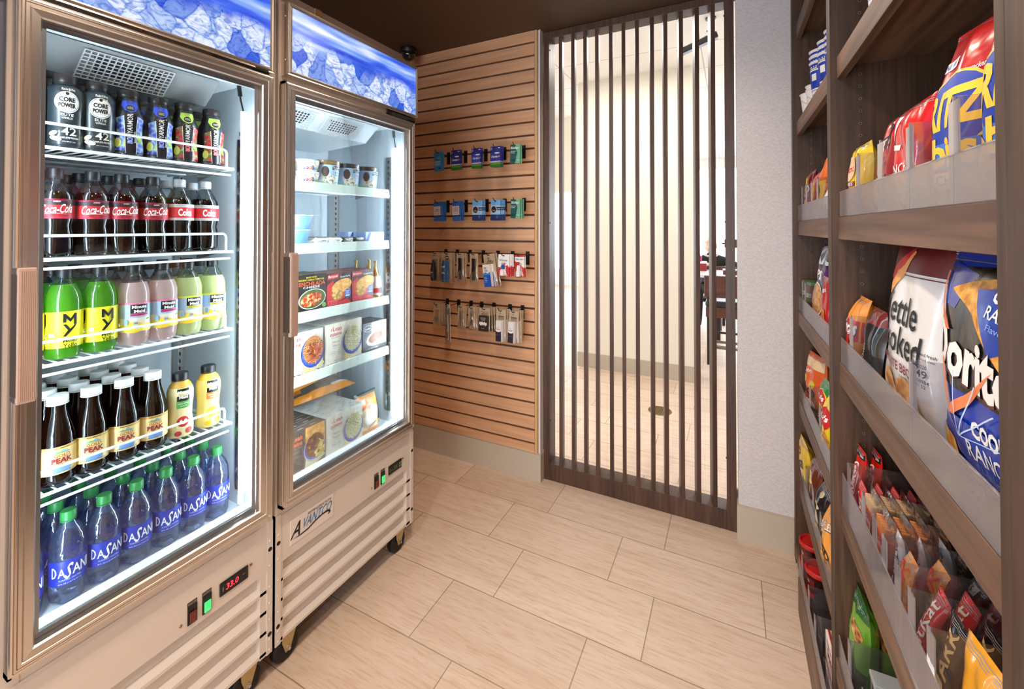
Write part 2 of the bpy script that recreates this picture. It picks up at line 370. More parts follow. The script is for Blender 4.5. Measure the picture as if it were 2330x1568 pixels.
for zz in (2.44, 1.45, .33):
    for (x, s) in ((-.924, 1), (-.027, -1)):
        mb = MB(); mb.lathe([(.0001, 0), (.004, 0), (.004, .003), (.0001, .003)], BLACK, 10)
        R = Matrix.Rotation(s*pi/2, 4, 'Y'); mb.v = [tuple(R @ Vector(v)+Vector((x, 2.313, zz))-t.location) for v in mb.v]
        mb.build('screw_cap', t)
# ---- ceiling downlights of the shop (out of frame, real fixtures for the lamps above)
for i, (x, y) in enumerate(DOWN):
    t = tag(empty('downlight', (x, y, 2.545)), ['round white ceiling downlight nearest the slat screen side of the glass coolers', 'round white ceiling downlight in the middle of the shop ceiling', 'round white ceiling downlight behind the camera by the coolers', 'round white ceiling downlight behind the camera by the shelves'][i] if i else 'round white ceiling downlight above the floor by the narrow cooler', 'ceiling light')
    mb = MB((0, 0, 0)); mb.lathe([(.075, -.006), (.055, -.008), (.05, -.0005), (.075, -.0005)], METW, 24, cap=False); mb.build('trim_ring', t)
# ---- camera dome on the ceiling corner
t = tag(empty('dome_camera', (-1.80, 2.13, 2.545)), 'black dome security camera under the ceiling above the slat wall corner', 'camera')
mb = MB(); mb.lathe([(.05, 0), (.052, -.012), (.046, -.03)], BLACK, 24); mb.build('mount', t)
mb = MB(); mb.lathe([(.042, -.03), (.042, -.045), (.036, -.062), (.02, -.074), (.0, -.078)], M('smoked_dome', (10, 10, 12), .08, 0, 0, 1), 24); mb.build('dome', t)
mb = MB(); mb.box(-.045, .012, -.055, -.02, .05, -.018, BLACK, .005); mb.build('bracket', t)
# ================================================================ hallway and dining room beyond the screen
mb = MB(); mb.box(-1.42, 4.332, 0, -.31, 4.60, 2.925, CREAM); struct(mb, 'wall_middle')
mb = MB(); mb.box(-1.427, 4.325, 0, -.303, 4.607, .146, BASEB); struct(mb, 'baseboard_middle')
def tilemat():
    m, nt, b = newmat('ceiling_tile'); L = nt.links.new
    mp = coords(nt, (1, 1, 1), (6.1+.22, 6.1-.17, 0)); br = nt.nodes.new('ShaderNodeTexBrick'); L(mp.outputs[0], br.inputs['Vector']); br.offset = 0
    for k, v in (('Scale', 1), ('Mortar Size', .006), ('Brick Width', 1.22), ('Row Height', .61), ('Mortar Smooth', .2)): br.inputs[k].default_value = v
    br.inputs['Color1'].default_value = lin((238, 234, 228)); br.inputs['Color2'].default_value = lin((238, 234, 228)); br.inputs['Mortar'].default_value = lin((196, 190, 184))
    L(br.outputs['Color'], b.inputs['Base Color']); b.inputs['Roughness'].default_value = .9; return m
mb = MB(); mb.box(-7.2, 2.41, 2.925, 5.2, 10.4, 3.0, tilemat()); struct(mb, 'ceiling_hall')
mb = MB(); mb.box(-7.2, 2.41, 2.545, 5.2, 2.47, 2.925, WHT); mb.box(-7.2, 2.30, 0, -1.99, 2.41, 2.925, WHT); mb.box(.80, 2.30, 0, 5.2, 2.41, 2.925, WHT); struct(mb, 'wall_hall_front')
mb = MB(); mb.box(5.2, 2.41, 0, 5.3, 10.4, 2.925, WHT); struct(mb, 'wall_dining_right')
FR = M('window_frame_white', (232, 234, 236), .4); SKYG = thin('window_glass', (250, 252, 255), .04)
# far glazed wall: low sill wall, window frames, panes
mb = MB(); mb.box(-7.2, 10.3, 0, 5.2, 10.45, .35, WHT); mb.box(-7.2, 10.3, 2.75, 5.2, 10.45, 2.925, WHT); struct(mb, 'wall_dining_far')
k = 1
for i in range(6):
    x0 = -7.2+i*2.066; mb = MB(); y = 10.32
    mb.box(x0, y, .35, x0+.05, y+.06, 2.75, FR); mb.box(x0+2.016, y, .35, x0+2.066, y+.06, 2.75, FR); mb.box(x0+.05, y, .35, x0+2.016, y+.06, .40, FR); mb.box(x0+.05, y, 2.70, x0+2.016, y+.06, 2.75, FR)
    o = struct(mb, 'window_%d' % k); mb = MB(); mb.box(x0+.05, y+.025, .40, x0+2.016, y+.031, 2.70, SKYG); mb.build('pane', o); k += 1
mb = MB(); mb.box(-7.3, 2.41, 0, -7.2, 10.4, .72, WHT); mb.box(-7.3, 2.41, 2.30, -7.2, 10.4, 2.925, CREAM); struct(mb, 'wall_dining_left')
mb = MB(); mb.box(-7.2, 2.6, .70, -7.0, 10.3, .74, CREAM); struct(mb, 'trim_2')
for i in range(4):
    y0 = 2.41+i*1.99; mb = MB(); x = -7.27
    mb.box(x, y0, .72, x+.06, y0+.05, 2.30, FR); mb.box(x, y0+1.94, .72, x+.06, y0+1.99, 2.30, FR); mb.box(x, y0+.05, .72, x+.06, y0+1.94, .77, FR); mb.box(x, y0+.05, 2.25, x+.06, y0+1.94, 2.30, FR)
    o = struct(mb, 'window_%d' % k); mb = MB(); mb.box(x+.02, y0+.05, .77, x+.026, y0+1.94, 2.25, SKYG); mb.build('pane', o); k += 1
# soffit box and ledge left of the cream wall
mb = MB(); mb.box(-4.2, 5.6, 1.93, -1.9, 5.9, 2.925, CREAM); struct(mb, 'trim_3')
mb = MB(); mb.box(-4.2, 5.55, .75, -2.35, 5.9, .83, CREAM); mb.box(-4.2, 5.6, 0, -2.45, 5.9, .75, WHT); struct(mb, 'wall_ledge')
# floor drain
t = tag(empty('floor_drain', (-.505, 3.55, 0)), 'round perforated brass drain cover in the hallway floor', 'drain')
BR = M('aged_brass', (140, 120, 84), .4, .8)
mb = MB(); mb.lathe([(.088, 0), (.088, .003), (.078, .004), (.078, 0)], BR, 32, cap=False); mb.build('rim', t)
mb = MB(); mb.lathe([(.0001, .0005), (.078, .0005)], DKGAP, 32, cap=False)
for i in range(-6, 7):
    e = math.sqrt(max(0, .078**2-(i*.012)**2)); mb.box(i*.012-.0025, -e, .0008, i*.012+.0025, e, .003, BR); mb.box(-e, i*.012-.0025, .0008, e, i*.012+.0025, .0031, BR)
mb.build('grate', t)
# black bracket arm on the hallway ceiling
t = tag(empty('ceiling_bracket', (-.125, 3.40, 2.925)), 'black angled bracket arm hanging from the hallway ceiling', 'bracket')
mb = MB(); mb.tube([(0, 0, 0), (0, 0, -.07), (-.02, 0, -.10)], .012, BLACK, 10); mb.build('stem', t)
mb = MB(); mb.box(-.30, -.03, -.20, -.02, .03, -.155, BLACK, .006)
R = Matrix.Rotation(radians(-18), 4, 'Y'); mb.v = [tuple(R @ (Vector(v)-Vector((-.02, 0, -.1)))+Vector((.02, 0, -.06))) for v in mb.v]; mb.build('arm', t)
mb = MB(); mb.lathe([(.0, 0), (.035, 0), (.035, -.012), (.0, -.014)], BLACK, 16); mb.build('ceiling_plate', t)
# ---- stool, table, counter items and the seated person
LEATH = M('black_leather', (22, 20, 20), .28, 0, 0, .4); DKW = M('dark_stained_leg', (38, 26, 22), .4); GREYM = M('worn_metal_rail', (120, 112, 104), .35, .7)
t = tag(empty('counter_stool', (0, 5.12, 0)), 'counter-height stool with brown panel back and black leather seat behind the screen', 'stool')
mb = MB((0, 0, 0)); mb.box(-.26, -.15, .70, .26, -.12, .925, BROWNWD, .008); mb.box(-.24, -.155, .735, .24, -.15, .885, BROWNWD, .002); mb.build('backrest', t)
mb = MB(); mb.box(-.25, -.16, .60, .25, .24, .665, LEATH, .022); mb.build('seat', t)
mb = MB(); mb.box(-.245, -.155, .495, .245, .235, .60, BROWNWD, .006); mb.build('seat_frame', t)
for x in (-.235, .205):
    for y in (-.145, .195): mb = MB(); mb.box(x, y, 0, x+.03, y+.03, .50 if y > 0 else .70, DKW, .003); mb.build('leg', t)
for y, z, m_ in ((-.14, .33, DKW), (.2, .10, DKW)): mb = MB(); mb.box(-.21, y, z, .21, y+.02, z+.022, m_, .002); mb.build('rung', t)
for y, z in ((-.145, .235), (-.145, .175)): mb = MB(); mb.box(-.21, y-.012, z, .21, y+.01, z+.026, GREYM, .002); mb.build('foot_rail', t)
t = tag(empty('dining_table', (-.1, 6.3, 0)), 'pale-topped table with brown edge in front of the seated person', 'table')
mb = MB(); mb.box(-.36, -.35, .80, .9, .45, .835, M('pale_tabletop', (225, 226, 228), .3), .004); mb.build('tabletop', t)
mb = MB(); mb.box(-.36, .45, .80, .9, .49, .88, BROWNWD, .004); mb.build('raised_edge', t)
for x in (-.08, .82):
    for y in (-.28, .38): mb = MB(); mb.box(x, y, 0, x+.05, y+.05, .80, DKW); mb.build('leg', t)
def smallbox(name, loc, w, d, h, col, topc, label, cat):
    t = tag(empty(name, loc), label, cat); mb = MB(); mb.box(-w/2, -d/2, 0, w/2, d/2, h*.8, ink(col), .003); mb.build('body', t)
    mb = MB(); mb.box(-w/2-.004, -d/2-.004, h*.8, w/2+.004, d/2+.004, h, WHITE, .003); mb.build('lid', t)
smallbox('condiment_box', (-.395, 6.55, .835), .17, .12, .125, (150, 30, 34), 0, 'dark red box with a white lid on the far table', 'box')
smallbox('napkin_box', (-.42, 6.55, .96), .10, .08, .095, (190, 30, 110), 0, 'small pink box on top of the dark red box', 'box')
smallbox('menu_holder', (-.02, 6.15, .835), .16, .1, .065, (98, 50, 36), 0, 'low brown holder with white card on the far table', 'holder')
t = tag(empty('brown_box', (-.01, 7.6, 1.18)), 'brown box on a thin post beyond the table, high beside the person', 'furnishing')  # plain brown box on a post, its use unknown
mb = MB(); mb.box(-.09, -.05, -.065, .16, .05, .065, BROWNWD, .01); mb.build('box_shell', t)
mb = MB(); mb.tube([(-.09, 0, 0), (-.125, 0, 0)], .012, BLACK, 8); mb.build('knob', t)
mb = MB(); mb.tube([(.1, 0, -.06), (.1, 0, -1.18)], .012, DKW, 8); mb.build('post', t)
# ---- the person: one continuous skin-grown body, seated, arms on the table, face towards the shop
def person():
    root = tag(empty('person', (-.30, 7.15, .02)), 'person with short pale hair in dark jacket, seated at the far table facing here', 'person')
    SKIN = M('skin', (226, 184, 162), .5); JACK = M('dark_jacket', (26, 30, 30), .8); TROU = M('dark_trousers', (34, 34, 40), .8); HAIR = M('pale_hair', (222, 206, 182), .7)
    J = {'pelvis': (0, .12, .50, .14), 'waist': (.01, .12, .62, .125), 'chest': (.03, .08, .80, .145), 'up': (.035, .06, .92, .11), 'neck': (.03, .04, 1.00, .055), 'skull0': (.02, .02, 1.05, .05),
         'shL': (-.15, .07, .93, .065), 'elL': (-.21, -.13, .84, .048), 'wrL': (-.05, -.33, .885, .032),
         'shR': (.21, .07, .91, .068), 'elR': (.36, -.10, .86, .05), 'wrR': (.50, -.30, .885, .032),
         'hiL': (-.10, .08, .49, .09), 'knL': (-.12, -.34, .50, .062), 'anL': (-.12, -.36, .10, .042), 'toL': (-.12, -.50, .04, .035),
         'hiR': (.10, .08, .49, .09), 'knR': (.13, -.34, .50, .062), 'anR': (.13, -.36, .10, .042), 'toR': (.13, -.50, .04, .035)}
    E_ = [('pelvis', 'waist'), ('waist', 'chest'), ('chest', 'up'), ('up', 'neck'), ('neck', 'skull0'), ('up', 'shL'), ('shL', 'elL'), ('elL', 'wrL'), ('up', 'shR'), ('shR', 'elR'), ('elR', 'wrR'),
          ('pelvis', 'hiL'), ('hiL', 'knL'), ('knL', 'anL'), ('anL', 'toL'), ('pelvis', 'hiR'), ('hiR', 'knR'), ('knR', 'anR'), ('anR', 'toR')]
    def skin(name, V, E, R, mat, par, rootv=0):
        me = bpy.data.meshes.new(name); me.from_pydata(V, E, []); me.materials.append(mat)
        o = bpy.data.objects.new(name, me); C.objects.link(o); o.parent = par
        md = o.modifiers.new('skin', 'SKIN'); md.use_smooth_shade = True
        for i, r in enumerate(R): me.skin_vertices[0].data[i].radius = (r, r)
        me.skin_vertices[0].data[rootv].use_root = True
        s = o.modifiers.new('sub', 'SUBSURF'); s.levels = 2; s.render_levels = 2; return o
    K = list(J); body = skin('body', [J[k][:3] for k in K], [(K.index(a), K.index(b)) for a, b in E_], [J[k][3] for k in K], JACK, root)
    # head: shaped ellipsoid with brow, nose, mouth, chin
    def head_r(th, ph):                                             # th azimuth (0 = towards -Y), ph elevation
        r = 1.0; f = max(0, cos(th))
        r *= 1-.07*max(0, -sin(ph))*(1-f*.4)
        r += .16*math.exp(-((th/.16)**2+((ph+.12)/.16)**2))         # nose
        r += .05*math.exp(-((th/.5)**2+((ph-.22)/.10)**2))          # brow
        r -= .05*math.exp(-(((abs(th)-.36)/.16)**2+((ph-.06)/.11)**2))  # sockets
        r += .05*math.exp(-((th/.28)**2+((ph+.50)/.09)**2))         # lips
        r += .06*math.exp(-((th/.35)**2+((ph+.85)/.18)**2))         # chin
        return r
    def ball(fn, mat, lo=-pi/2, hi=pi/2, scale=(.076, .098, .122), name='head', n=40, k=28, keep=None):
        m = MB(); V = []; F = []
        for i in range(k+1):
            ph = lo+(hi-lo)*i/k
            for j in range(n):
                th = 2*pi*j/n-pi; r = fn(th, ph); V.append((sin(th)*cos(ph)*scale[0]*r, -cos(th)*cos(ph)*scale[1]*r, sin(ph)*scale[2]*r))
        for i in range(k):
            for j in range(n):
                th = 2*pi*(j+.5)/n-pi; ph = lo+(hi-lo)*(i+.5)/k
                if keep is None or keep(th, ph): F.append((i*n+j, i*n+(j+1) % n, (i+1)*n+(j+1) % n, (i+1)*n+j))
        m.add(V, F, mat, True); return m
    m = ball(head_r, SKIN)
    for sx in (-1, 1):                                              # ears, eyes
        m.T = Matrix.Translation((sx*.077, .012, -.005)) @ Matrix.Diagonal((.012, .022, .034, 1)); m.lathe([(0, -1), (.7, -.7), (1, 0), (.7, .7), (0, 1)], SKIN, 12)
        m.T = Matrix.Translation((sx*.029, -.084, .010)) @ Matrix.Diagonal((.012, .010, .008, 1)); m.lathe([(0, -1), (.7, -.7), (1, 0), (.7, .7), (0, 1)], ink((235, 232, 228)), 12)
        m.T = Matrix.Translation((sx*.029, -.0925, .010)) @ Matrix.Diagonal((.005, .004, .0055, 1)); m.lathe([(0, -1), (.7, -.7), (1, 0), (.7, .7), (0, 1)], ink((52, 42, 40)), 12)
        m.T = Matrix.Translation((sx*.030, -.093, .030)) @ Matrix.Diagonal((.018, .006, .003, 1)); m.lathe([(0, -1), (.7, -.7), (1, 0), (.7, .7), (0, 1)], ink((150, 130, 110)), 10)
    m.T = Matrix.Translation((0, -.097, -.058)) @ Matrix.Diagonal((.024, .007, .005, 1)); m.lathe([(0, -1), (.7, -.7), (1, 0), (.7, .7), (0, 1)], ink((170, 96, 92)), 12); m.T = None
    h = m.build('head', root); h.location = (.02, -.01, 1.14); h.rotation_euler = (0, 0, radians(-8))
    hm = ball(lambda th, ph: 1.07+.02*sin(9*th)*sin(7*ph), HAIR, keep=lambda th, ph: ph > .62-.9*(abs(th)/pi) if abs(th) < 1.5 else ph > -.45)
    hair = hm.build('hair', root); hair.location = h.location; hair.rotation_euler = h.rotation_euler
    mb = MB(); mb.tube([(-.07, .02, 1.0), (-.02, -.05, .985), (.03, -.06, .98), (.09, -.04, .99), (.12, .03, 1.01)], .016, M('shirt_collar', (214, 200, 190), .8), 8); mb.build('collar', root)
    for side, (wx, wy, wz), sgn in (('L', J['wrL'][:3], 1), ('R', J['wrR'][:3], -1)):   # hands: palm, four fingers and a thumb
        d = Vector((.75*sgn, -.62, -.05)).normalized(); q = Vector((-d.y, d.x, 0)).normalized(); p0 = Vector((wx, wy, wz))
        V = [p0, p0+d*.045, p0+d*.085]; Rr = [.024, .03, .028]; E2 = [(0, 1), (1, 2)]
        for i, ln in enumerate((.062, .072, .068, .052)):
            b0 = p0+d*.085+q*(.027-.018*i); V += [b0, b0+d*ln*.55+Vector((0, 0, .006)), b0+d*ln*.95-Vector((0, 0, .010))]; n = len(V); Rr += [.009, .0085, .007]; E2 += [(2, n-3), (n-3, n-2), (n-2, n-1)]
        b0 = p0+d*.035+q*.03; V += [b0, b0+d*.03+q*.018, b0+d*.058+q*.020]; n = len(V); Rr += [.011, .010, .008]; E2 += [(1, n-3), (n-3, n-2), (n-2, n-1)]
        skin('hand', [tuple(v) for v in V], E2, Rr, SKIN, root)
person()
t = tag(empty('dining_chair', (-.30, 7.27, 0)), 'dark wooden chair under the seated person at the far table', 'chair')
mb = MB(); mb.box(-.22, -.24, .33, .22, .22, .38, DKW, .01); mb.build('seat', t)
mb = MB(); mb.box(-.21, .22, .42, .21, .25, .86, DKW, .01); mb.build('backrest', t)
for x in (-.21, .17):
    for y in (-.22, .20): mb = MB(); mb.box(x, y, 0, x+.04, y+.04, .34 if y < 0 else .86, DKW); mb.build('leg', t)
# ================================================================ the two glass-door coolers
XB, XD = -1.285, -1.25
def icepic():
    m, nt, b = newmat('ice_mountain_picture'); L = nt.links.new; mp = coords(nt)
    sep = nt.nodes.new('ShaderNodeSeparateXYZ'); L(mp.outputs[0], sep.inputs[0])
    ns = noise(nt, coords(nt, (1, 1.2, 9), rot=(radians(-10), 0, 0)), 2.2, 2, .2); sky = ramp(nt, [(.36, (40, 76, 214)), (.46, (70, 108, 240)), (.54, (140, 178, 252)), (.64, (240, 248, 255))]); L(ns.outputs['Fac'], sky.inputs[0])
    nd = noise(nt, mp, 7, 4, .6)
    ad = nt.nodes.new('ShaderNodeVectorMath'); ad.operation = 'MULTIPLY_ADD'; L(nd.outputs['Color'], ad.inputs[0]); ad.inputs[1].default_value = (.10, .10, .10); L(mp.outputs[0], ad.inputs[2])
    vo = nt.nodes.new('ShaderNodeTexVoronoi'); vo.inputs['Scale'].default_value = 17; L(ad.outputs[0], vo.inputs['Vector'])
    sc = nt.nodes.new('ShaderNodeSeparateColor'); L(vo.outputs['Color'], sc.inputs[0])
    cell = ramp(nt, [(.0, (246, 250, 255)), (.5, (228, 238, 252)), (.72, (170, 196, 246)), (.95, (70, 112, 224))]); L(sc.outputs[0], cell.inputs[0])
    ve = nt.nodes.new('ShaderNodeTexVoronoi'); ve.feature = 'DISTANCE_TO_EDGE'; ve.inputs['Scale'].default_value = 17; L(ad.outputs[0], ve.inputs['Vector'])
    edge = ramp(nt, [(.0, (130, 165, 232)), (.05, (240, 246, 255)), (.16, (255, 255, 255))]); L(ve.outputs['Distance'], edge.inputs[0])
    nf = noise(nt, coords(nt, (1, 1, 1.6)), 26, 4, 2.5); fr = ramp(nt, [(.36, (120, 150, 225)), (.5, (225, 235, 252)), (.62, (255, 255, 255))]); L(nf.outputs['Fac'], fr.inputs[0])
    ice = mixc(nt, 'MULTIPLY', .8, mixc(nt, 'MULTIPLY', .9, cell.outputs[0], edge.outputs[0]), fr.outputs[0])
    n2 = noise(nt, coords(nt, (1, 1, .2)), 7, 3, .2)
    ma = nt.nodes.new('ShaderNodeMath'); ma.operation = 'MULTIPLY_ADD'; L(n2.outputs['Fac'], ma.inputs[0]); ma.inputs[1].default_value = -.17; L(sep.outputs['Z'], ma.inputs[2])
    r = ramp(nt, [(0, (0, 0, 0)), (.035, (255, 255, 255))]); L(ma.outputs[0], r.inputs[0])
    c = mixc(nt, 'MIX', r.outputs[0], ice, sky.outputs[0])
    b.inputs['Base Color'].default_value = lin((10, 20, 50)); L(c, b.inputs['Emission Color']); b.inputs['Emission Strength'].default_value = 1.0; b.inputs['Roughness'].default_value = .25
    return m
ICE = icepic()
GASK = M('grey_gasket', (120, 122, 126), .6); LED = M('led_tube', (226, 240, 255), .3, emit=52); LED2 = M('led_tube_bright', (226, 240, 255), .3, emit=120)
DIGR = M('red_digits', (255, 40, 50), .4, emit=3.5); DIGG = M('dim_green_digits', (60, 90, 50), .4, emit=.6); SWG = M('green_lit_rocker', (60, 200, 110), .3, emit=.9); SWR = M('red_rocker', (104, 38, 30), .3)
BRASSY = M('zinc_plate', (196, 178, 130), .35, .8); PLATE = M('badge_plate', (224, 214, 208), .35)
def sweep(mb, y0, z0, y1, z1, X, prof, mat):           # mitred frame: profile of (outward offset, depth)
    k = len(prof); V = []
    for (cy_, cz, sy, sz) in ((y0, z0, -1, -1), (y1, z0, 1, -1), (y1, z1, 1, 1), (y0, z1, -1, 1)):
        for o, d in prof: V.append((X+d, cy_+sy*o, cz+sz*o))
    F = []
    for c_ in range(4):
        n = (c_+1) % 4
        for i in range(k-1): F.append((c_*k+i, n*k+i, n*k+i+1, c_*k+i+1))
    mb.add(V, F, mat)
def caster(par, org, y, x, face=1):
    r = .045
    mb = MB(org); mb.T = Matrix.Translation((x-.012, y, r)) @ Matrix.Rotation(pi/2, 4, 'Y')
    mb.lathe([(.012, -.014), (.040, -.014), (r, -.009), (r, .009), (.040, .014), (.012, .014)], RUBBER, 28); mb.T = None; w_ = mb.build('wheel', par)
    mb = MB(org)
    for xx in (x+.006, x-.034): mb.prism([(y-.022, .105), (y+.030, .105), (y+.028, .085), (y+.010, .038), (y-.008, .034), (y-.020, .07)], 'X', xx, xx+.003, BRASSY)
    mb.box(x-.05, y-.035, .100, x+.012, y+.035, .105, BRASSY)
    mb.T = Matrix.Translation((x+.009, y, .045)) @ Matrix.Rotation(pi/2, 4, 'Y'); mb.lathe([(0, 0), (.008, 0), (.008, .004), (.005, .005), (.005, .009), (0, .010)], CHROME, 6); mb.T = None
    mb.build('fork', par)
def wire_shelf(par, org, y0, y1, z, lip=False, right_end=True):
    mb = MB(org); xf, xb = -1.362, -1.735
    if not lip:
        mb.tube([(xf, y0, z-.004), (xf, y1, z-.004)], .004, WIRE, 8); mb.tube([(xf+.002, y0, z-.024), (xf+.002, y1-.01, z-.024)], .0032, WIRE, 8)
        mb.tube([(xf+.003, y0, z-.002), (xf+.003, y0, z+.050), (xf+.003, y1-.030, z+.050), (xf+.003, y1-.025, z+.047), (xf+.003, y1-.022, z+.040), (xf+.003, y1-.022, z-.002)], .0034, WIRE, 8)
    for xx in (-1.50, -1.62, xb): mb.tube([(xx, y0, z-.008), (xx, y1, z-.008)], .003, WIRE, 6)
    n = int((y1-y0)/.0205)
    for i in range(n+1): yy = y0+(y1-y0)*i/n; mb.tube([(xf, yy, z-.003), (xb, yy, z-.003)], .0021, WIRE, 6)
    mb.tube([(xf, y0, z-.006), (xb, y0, z-.006)], .0035, WIRE, 6); mb.tube([(xf, y1, z-.006), (xb, y1, z-.006)], .0035, WIRE, 6)
    for yy in (y0+.003, y1-.003): mb.prism([(-1.42, z-.008), (-1.55, z-.008), (-1.55, z-.035)], 'Y', yy-.001, yy+.001, CHROME)
    s = mb.build('wire_shelf', par)
    if lip:
        m2 = MB(org); m2.prism([(xf+.004, z+.004), (xf+.010, z+.003), (xf+.014, z-.030), (xf+.008, z-.033), (xf+.004, z-.030)], 'Y', y0, y1, M('price_rail_plastic', (222, 236, 226), .35)); m2.build('price_rail', s)
def cooler(nm, label, y0, y1, dy0, dy1, gy0, gy1, hy0, hy1, hz, shelves, lips, narrow):
    t = tag(empty(nm, (-1.59, (y0+y1)/2, 0)), label, 'refrigerator'); org = tuple(t.location)
    # cabinet shell: sides, back, top, floor box around the liner
    ly0, ly1, lz0, lz1 = gy0-.012, gy1+.026, .548, 1.872
    mb = MB(org); xb = -1.86
    mb.box(xb, y0, .105, XB, ly0, 2.15, BODY); mb.box(xb, ly1, .105, XB, y1, 2.15, BODY)
    mb.box(xb, ly0, .105, -1.79, ly1, 2.15, BODY); mb.box(-1.79, ly0, lz1, XB, ly1, 2.15, BODY); mb.box(-1.79, ly0, .50, XB-.001, ly1, lz0-.002, BODY)
    mb.build('cabinet', t)
    if narrow: mb = MB(org); mb.box(XB, y0, .535, XB+.0015, .314, 2.15, M('grey_side_trim', (84, 88, 100), .35, .2)); mb.build('side_trim', t)
    mb = MB(org)
    mb.quad((-1.785, ly0+.001, lz0), (-1.785, ly1-.001, lz0), (-1.785, ly1-.001, lz1), (-1.785, ly0+.001, lz1), LINER)
    mb.quad((XB+.002, ly0+.001, lz0), (-1.785, ly0+.001, lz0), (-1.785, ly0+.001, lz1), (XB+.002, ly0+.001, lz1), LINER)
    mb.quad((XB+.002, ly1-.001, lz0), (-1.785, ly1-.001, lz0), (-1.785, ly1-.001, lz1), (XB+.002, ly1-.001, lz1), LINER)
    mb.quad((XB, ly0, lz0), (-1.785, ly0, lz0), (-1.785, ly1, lz0), (XB, ly1, lz0), LINER); mb.quad((XB, ly0, lz1-.001), (-1.785, ly0, lz1-.001), (-1.785, ly1, lz1-.001), (XB, ly1, lz1-.001), LINERW)
    mb.prism([(XB+.003, .545), (XB+.003, .592), (-1.318, .590), (-1.340, .552), (-1.340, .545)], 'Y', ly0+.001, ly1-.001, LINERW)
    mb.prism([(XB+.003, 1.872), (XB+.003, 1.842), (-1.318, 1.846), (-1.330, 1.872)], 'Y', ly0+.001, ly1-.001, LINERW)
    mb.build('liner', t)
    # evaporator housing with fan grille(s)
    hz1, hz0 = 1.865, 1.800
    mb = MB(org); mb.prism([(-1.385, hz1), (-1.395, hz1-.006), (-1.465, hz0), (-1.785, hz0-.02), (-1.785, hz1)], 'Y', ly0+.03, ly1-.07, LINERW if not narrow else M('evaporator_grey', (150, 150, 150), .5)); ev = mb.build('evaporator_cover', t)
    for (a, b_) in ([(.47, .66)] if narrow else [(.925, 1.135), (1.185, 1.365)]):
        mb = MB(org); nx = int((b_-a)/.0125)
        d = Vector((-1.465+1.395, 0, hz0-(hz1-.006))); nrm = Vector((.65, 0, -.75)).normalized()*.004; p0 = Vector((-1.395, 0, hz1-.006))+nrm
        def P(f, y): return p0+d*f+Vector((0, y, 0))
        nr = 8
        mb.quad(tuple(P(.16, a+.02)-nrm*.6), tuple(P(.16, b_-.02)-nrm*.6), tuple(P(.75, b_-.035)-nrm*.6), tuple(P(.75, a+.035)-nrm*.6), M('fan_opening', (58, 58, 60), .6))
        for i in range(nx+1): yy = a+(b_-a)*i/nx; mb.tube([P(.03, yy), P(.97, yy)], .0016, WIRE, 4)
        for i in range(nr+1): f = .03+.94*i/nr; mb.tube([P(f, a), P(f, b_)], .0016, WIRE, 4)
        mb.build('fan_grille', ev)
    # shelf standards
    for yy in (ly0+.004, ly1-.010):
        for xx in (-1.385, -1.72):
            mb = MB(org); mb.box(xx-.014, yy, .60, xx+.014, yy+.006, 1.74 if not narrow else 1.70, CHROME)
            sgn = -1 if yy > (y0+y1)/2 else 1; ys = yy-.0004 if sgn < 0 else yy+.0064
            for k in range(44): mb.box(xx-.004, ys-.0002, .62+k*.0254, xx+.004, ys+.0002, .632+k*.0254, DKGAP)
            mb.build('shelf_standard', t)
    for z in shelves: wire_shelf(t, org, ly0+.012, gy1-.018, z, lips)
    # led tubes
    for yy, zt in ((gy1-.019, 1.77), (gy0-.004, 1.77)):
        mb = MB(org); mb.tube([(-1.312, yy, .60), (-1.312, yy, zt)], .0068, LED if narrow else LED2, 12); l = mb.build('led_strip', t)
        mb = MB(org); mb.tube([(-1.312, yy, zt), (-1.313, yy-.008, zt+.035), (-1.312, yy-.012, zt+.055)], .0025, BLACK, 8); mb.tube([(-1.312, yy-.010, zt+.045), (-1.312, yy-.014, zt+.075)], .006, BLACK, 8); mb.build('cable', l)
    # header sign
    mb = MB(org); hx = XD+.002
    mb.box(XB, hy0+.003, hz, hx-.010, hy1-.003, 2.138, STEEL); sweep(mb, hy0+.014, hz+.014, hy1-.014, 2.124, hx, [(0, -.006), (0, 0), (.004, .001), (.005, -.001), (.009, .0015), (.010, -.0005), (.014, 0), (.014, -.010)], STEEL); hd = mb.build('header_sign', t)
    m2 = MB((org[0], org[1], org[2])); m2 = MB(); m2.box(-.002, -(hy1-hy0)/2+.013, 0, .002, (hy1-hy0)/2-.013, 2.125-hz-.013, ICE); g = m2.build('picture_panel', hd); g.location = Vector((hx-.004, (hy0+hy1)/2, hz+.013))-Vector(org)
    for yy, zz in ((hy0+.002, hz+.05), (hy0+.002, hz+.19)):
        m2 = MB(org); m2.T = Matrix.Translation((XB+.018, hy0+.003, zz)) @ Matrix.Rotation(pi/2, 4, 'X'); m2.lathe([(0, 0), (.004, 0), (.003, .002), (0, .0025)], CHROME, 10); m2.build('screw', hd)
    # door
    dz0, dz1 = .541, 1.886
    mb = MB(org); m = .038
    prof = [(0, -.027), (0, -.004), (.003, 0), (.016, .001), (.017, -.0015), (.019, .0012), (.024, .0012), (.025, -.0015), (.026, .001), (.029, .001), (.030, -.0015), (.031, .0005), (.034, 0), (.036, -.006)]
    sweep(mb, gy0, .582, gy1, 1.847, XD, prof, STEEL)
    for (a, b_, c, d_) in ((dy0, dz0, gy0-.030, dz1), (gy1+.030, dz0, dy1, dz1), (dy0, dz0, dy1, .582-.030), (dy0, 1.847+.030, dy1, dz1)): mb.box(XB+.008, a, b_, XD-.005, c, d_, STEEL)
    dr = mb.build('door', t)
    mb = MB(org); mb.box(XB+.0005, dy0+.006, dz0+.006, XB+.008, gy0-.002, dz1-.006, GASK); mb.box(XB+.0005, gy1+.002, dz0+.006, XB+.008, dy1-.006, dz1-.006, GASK)
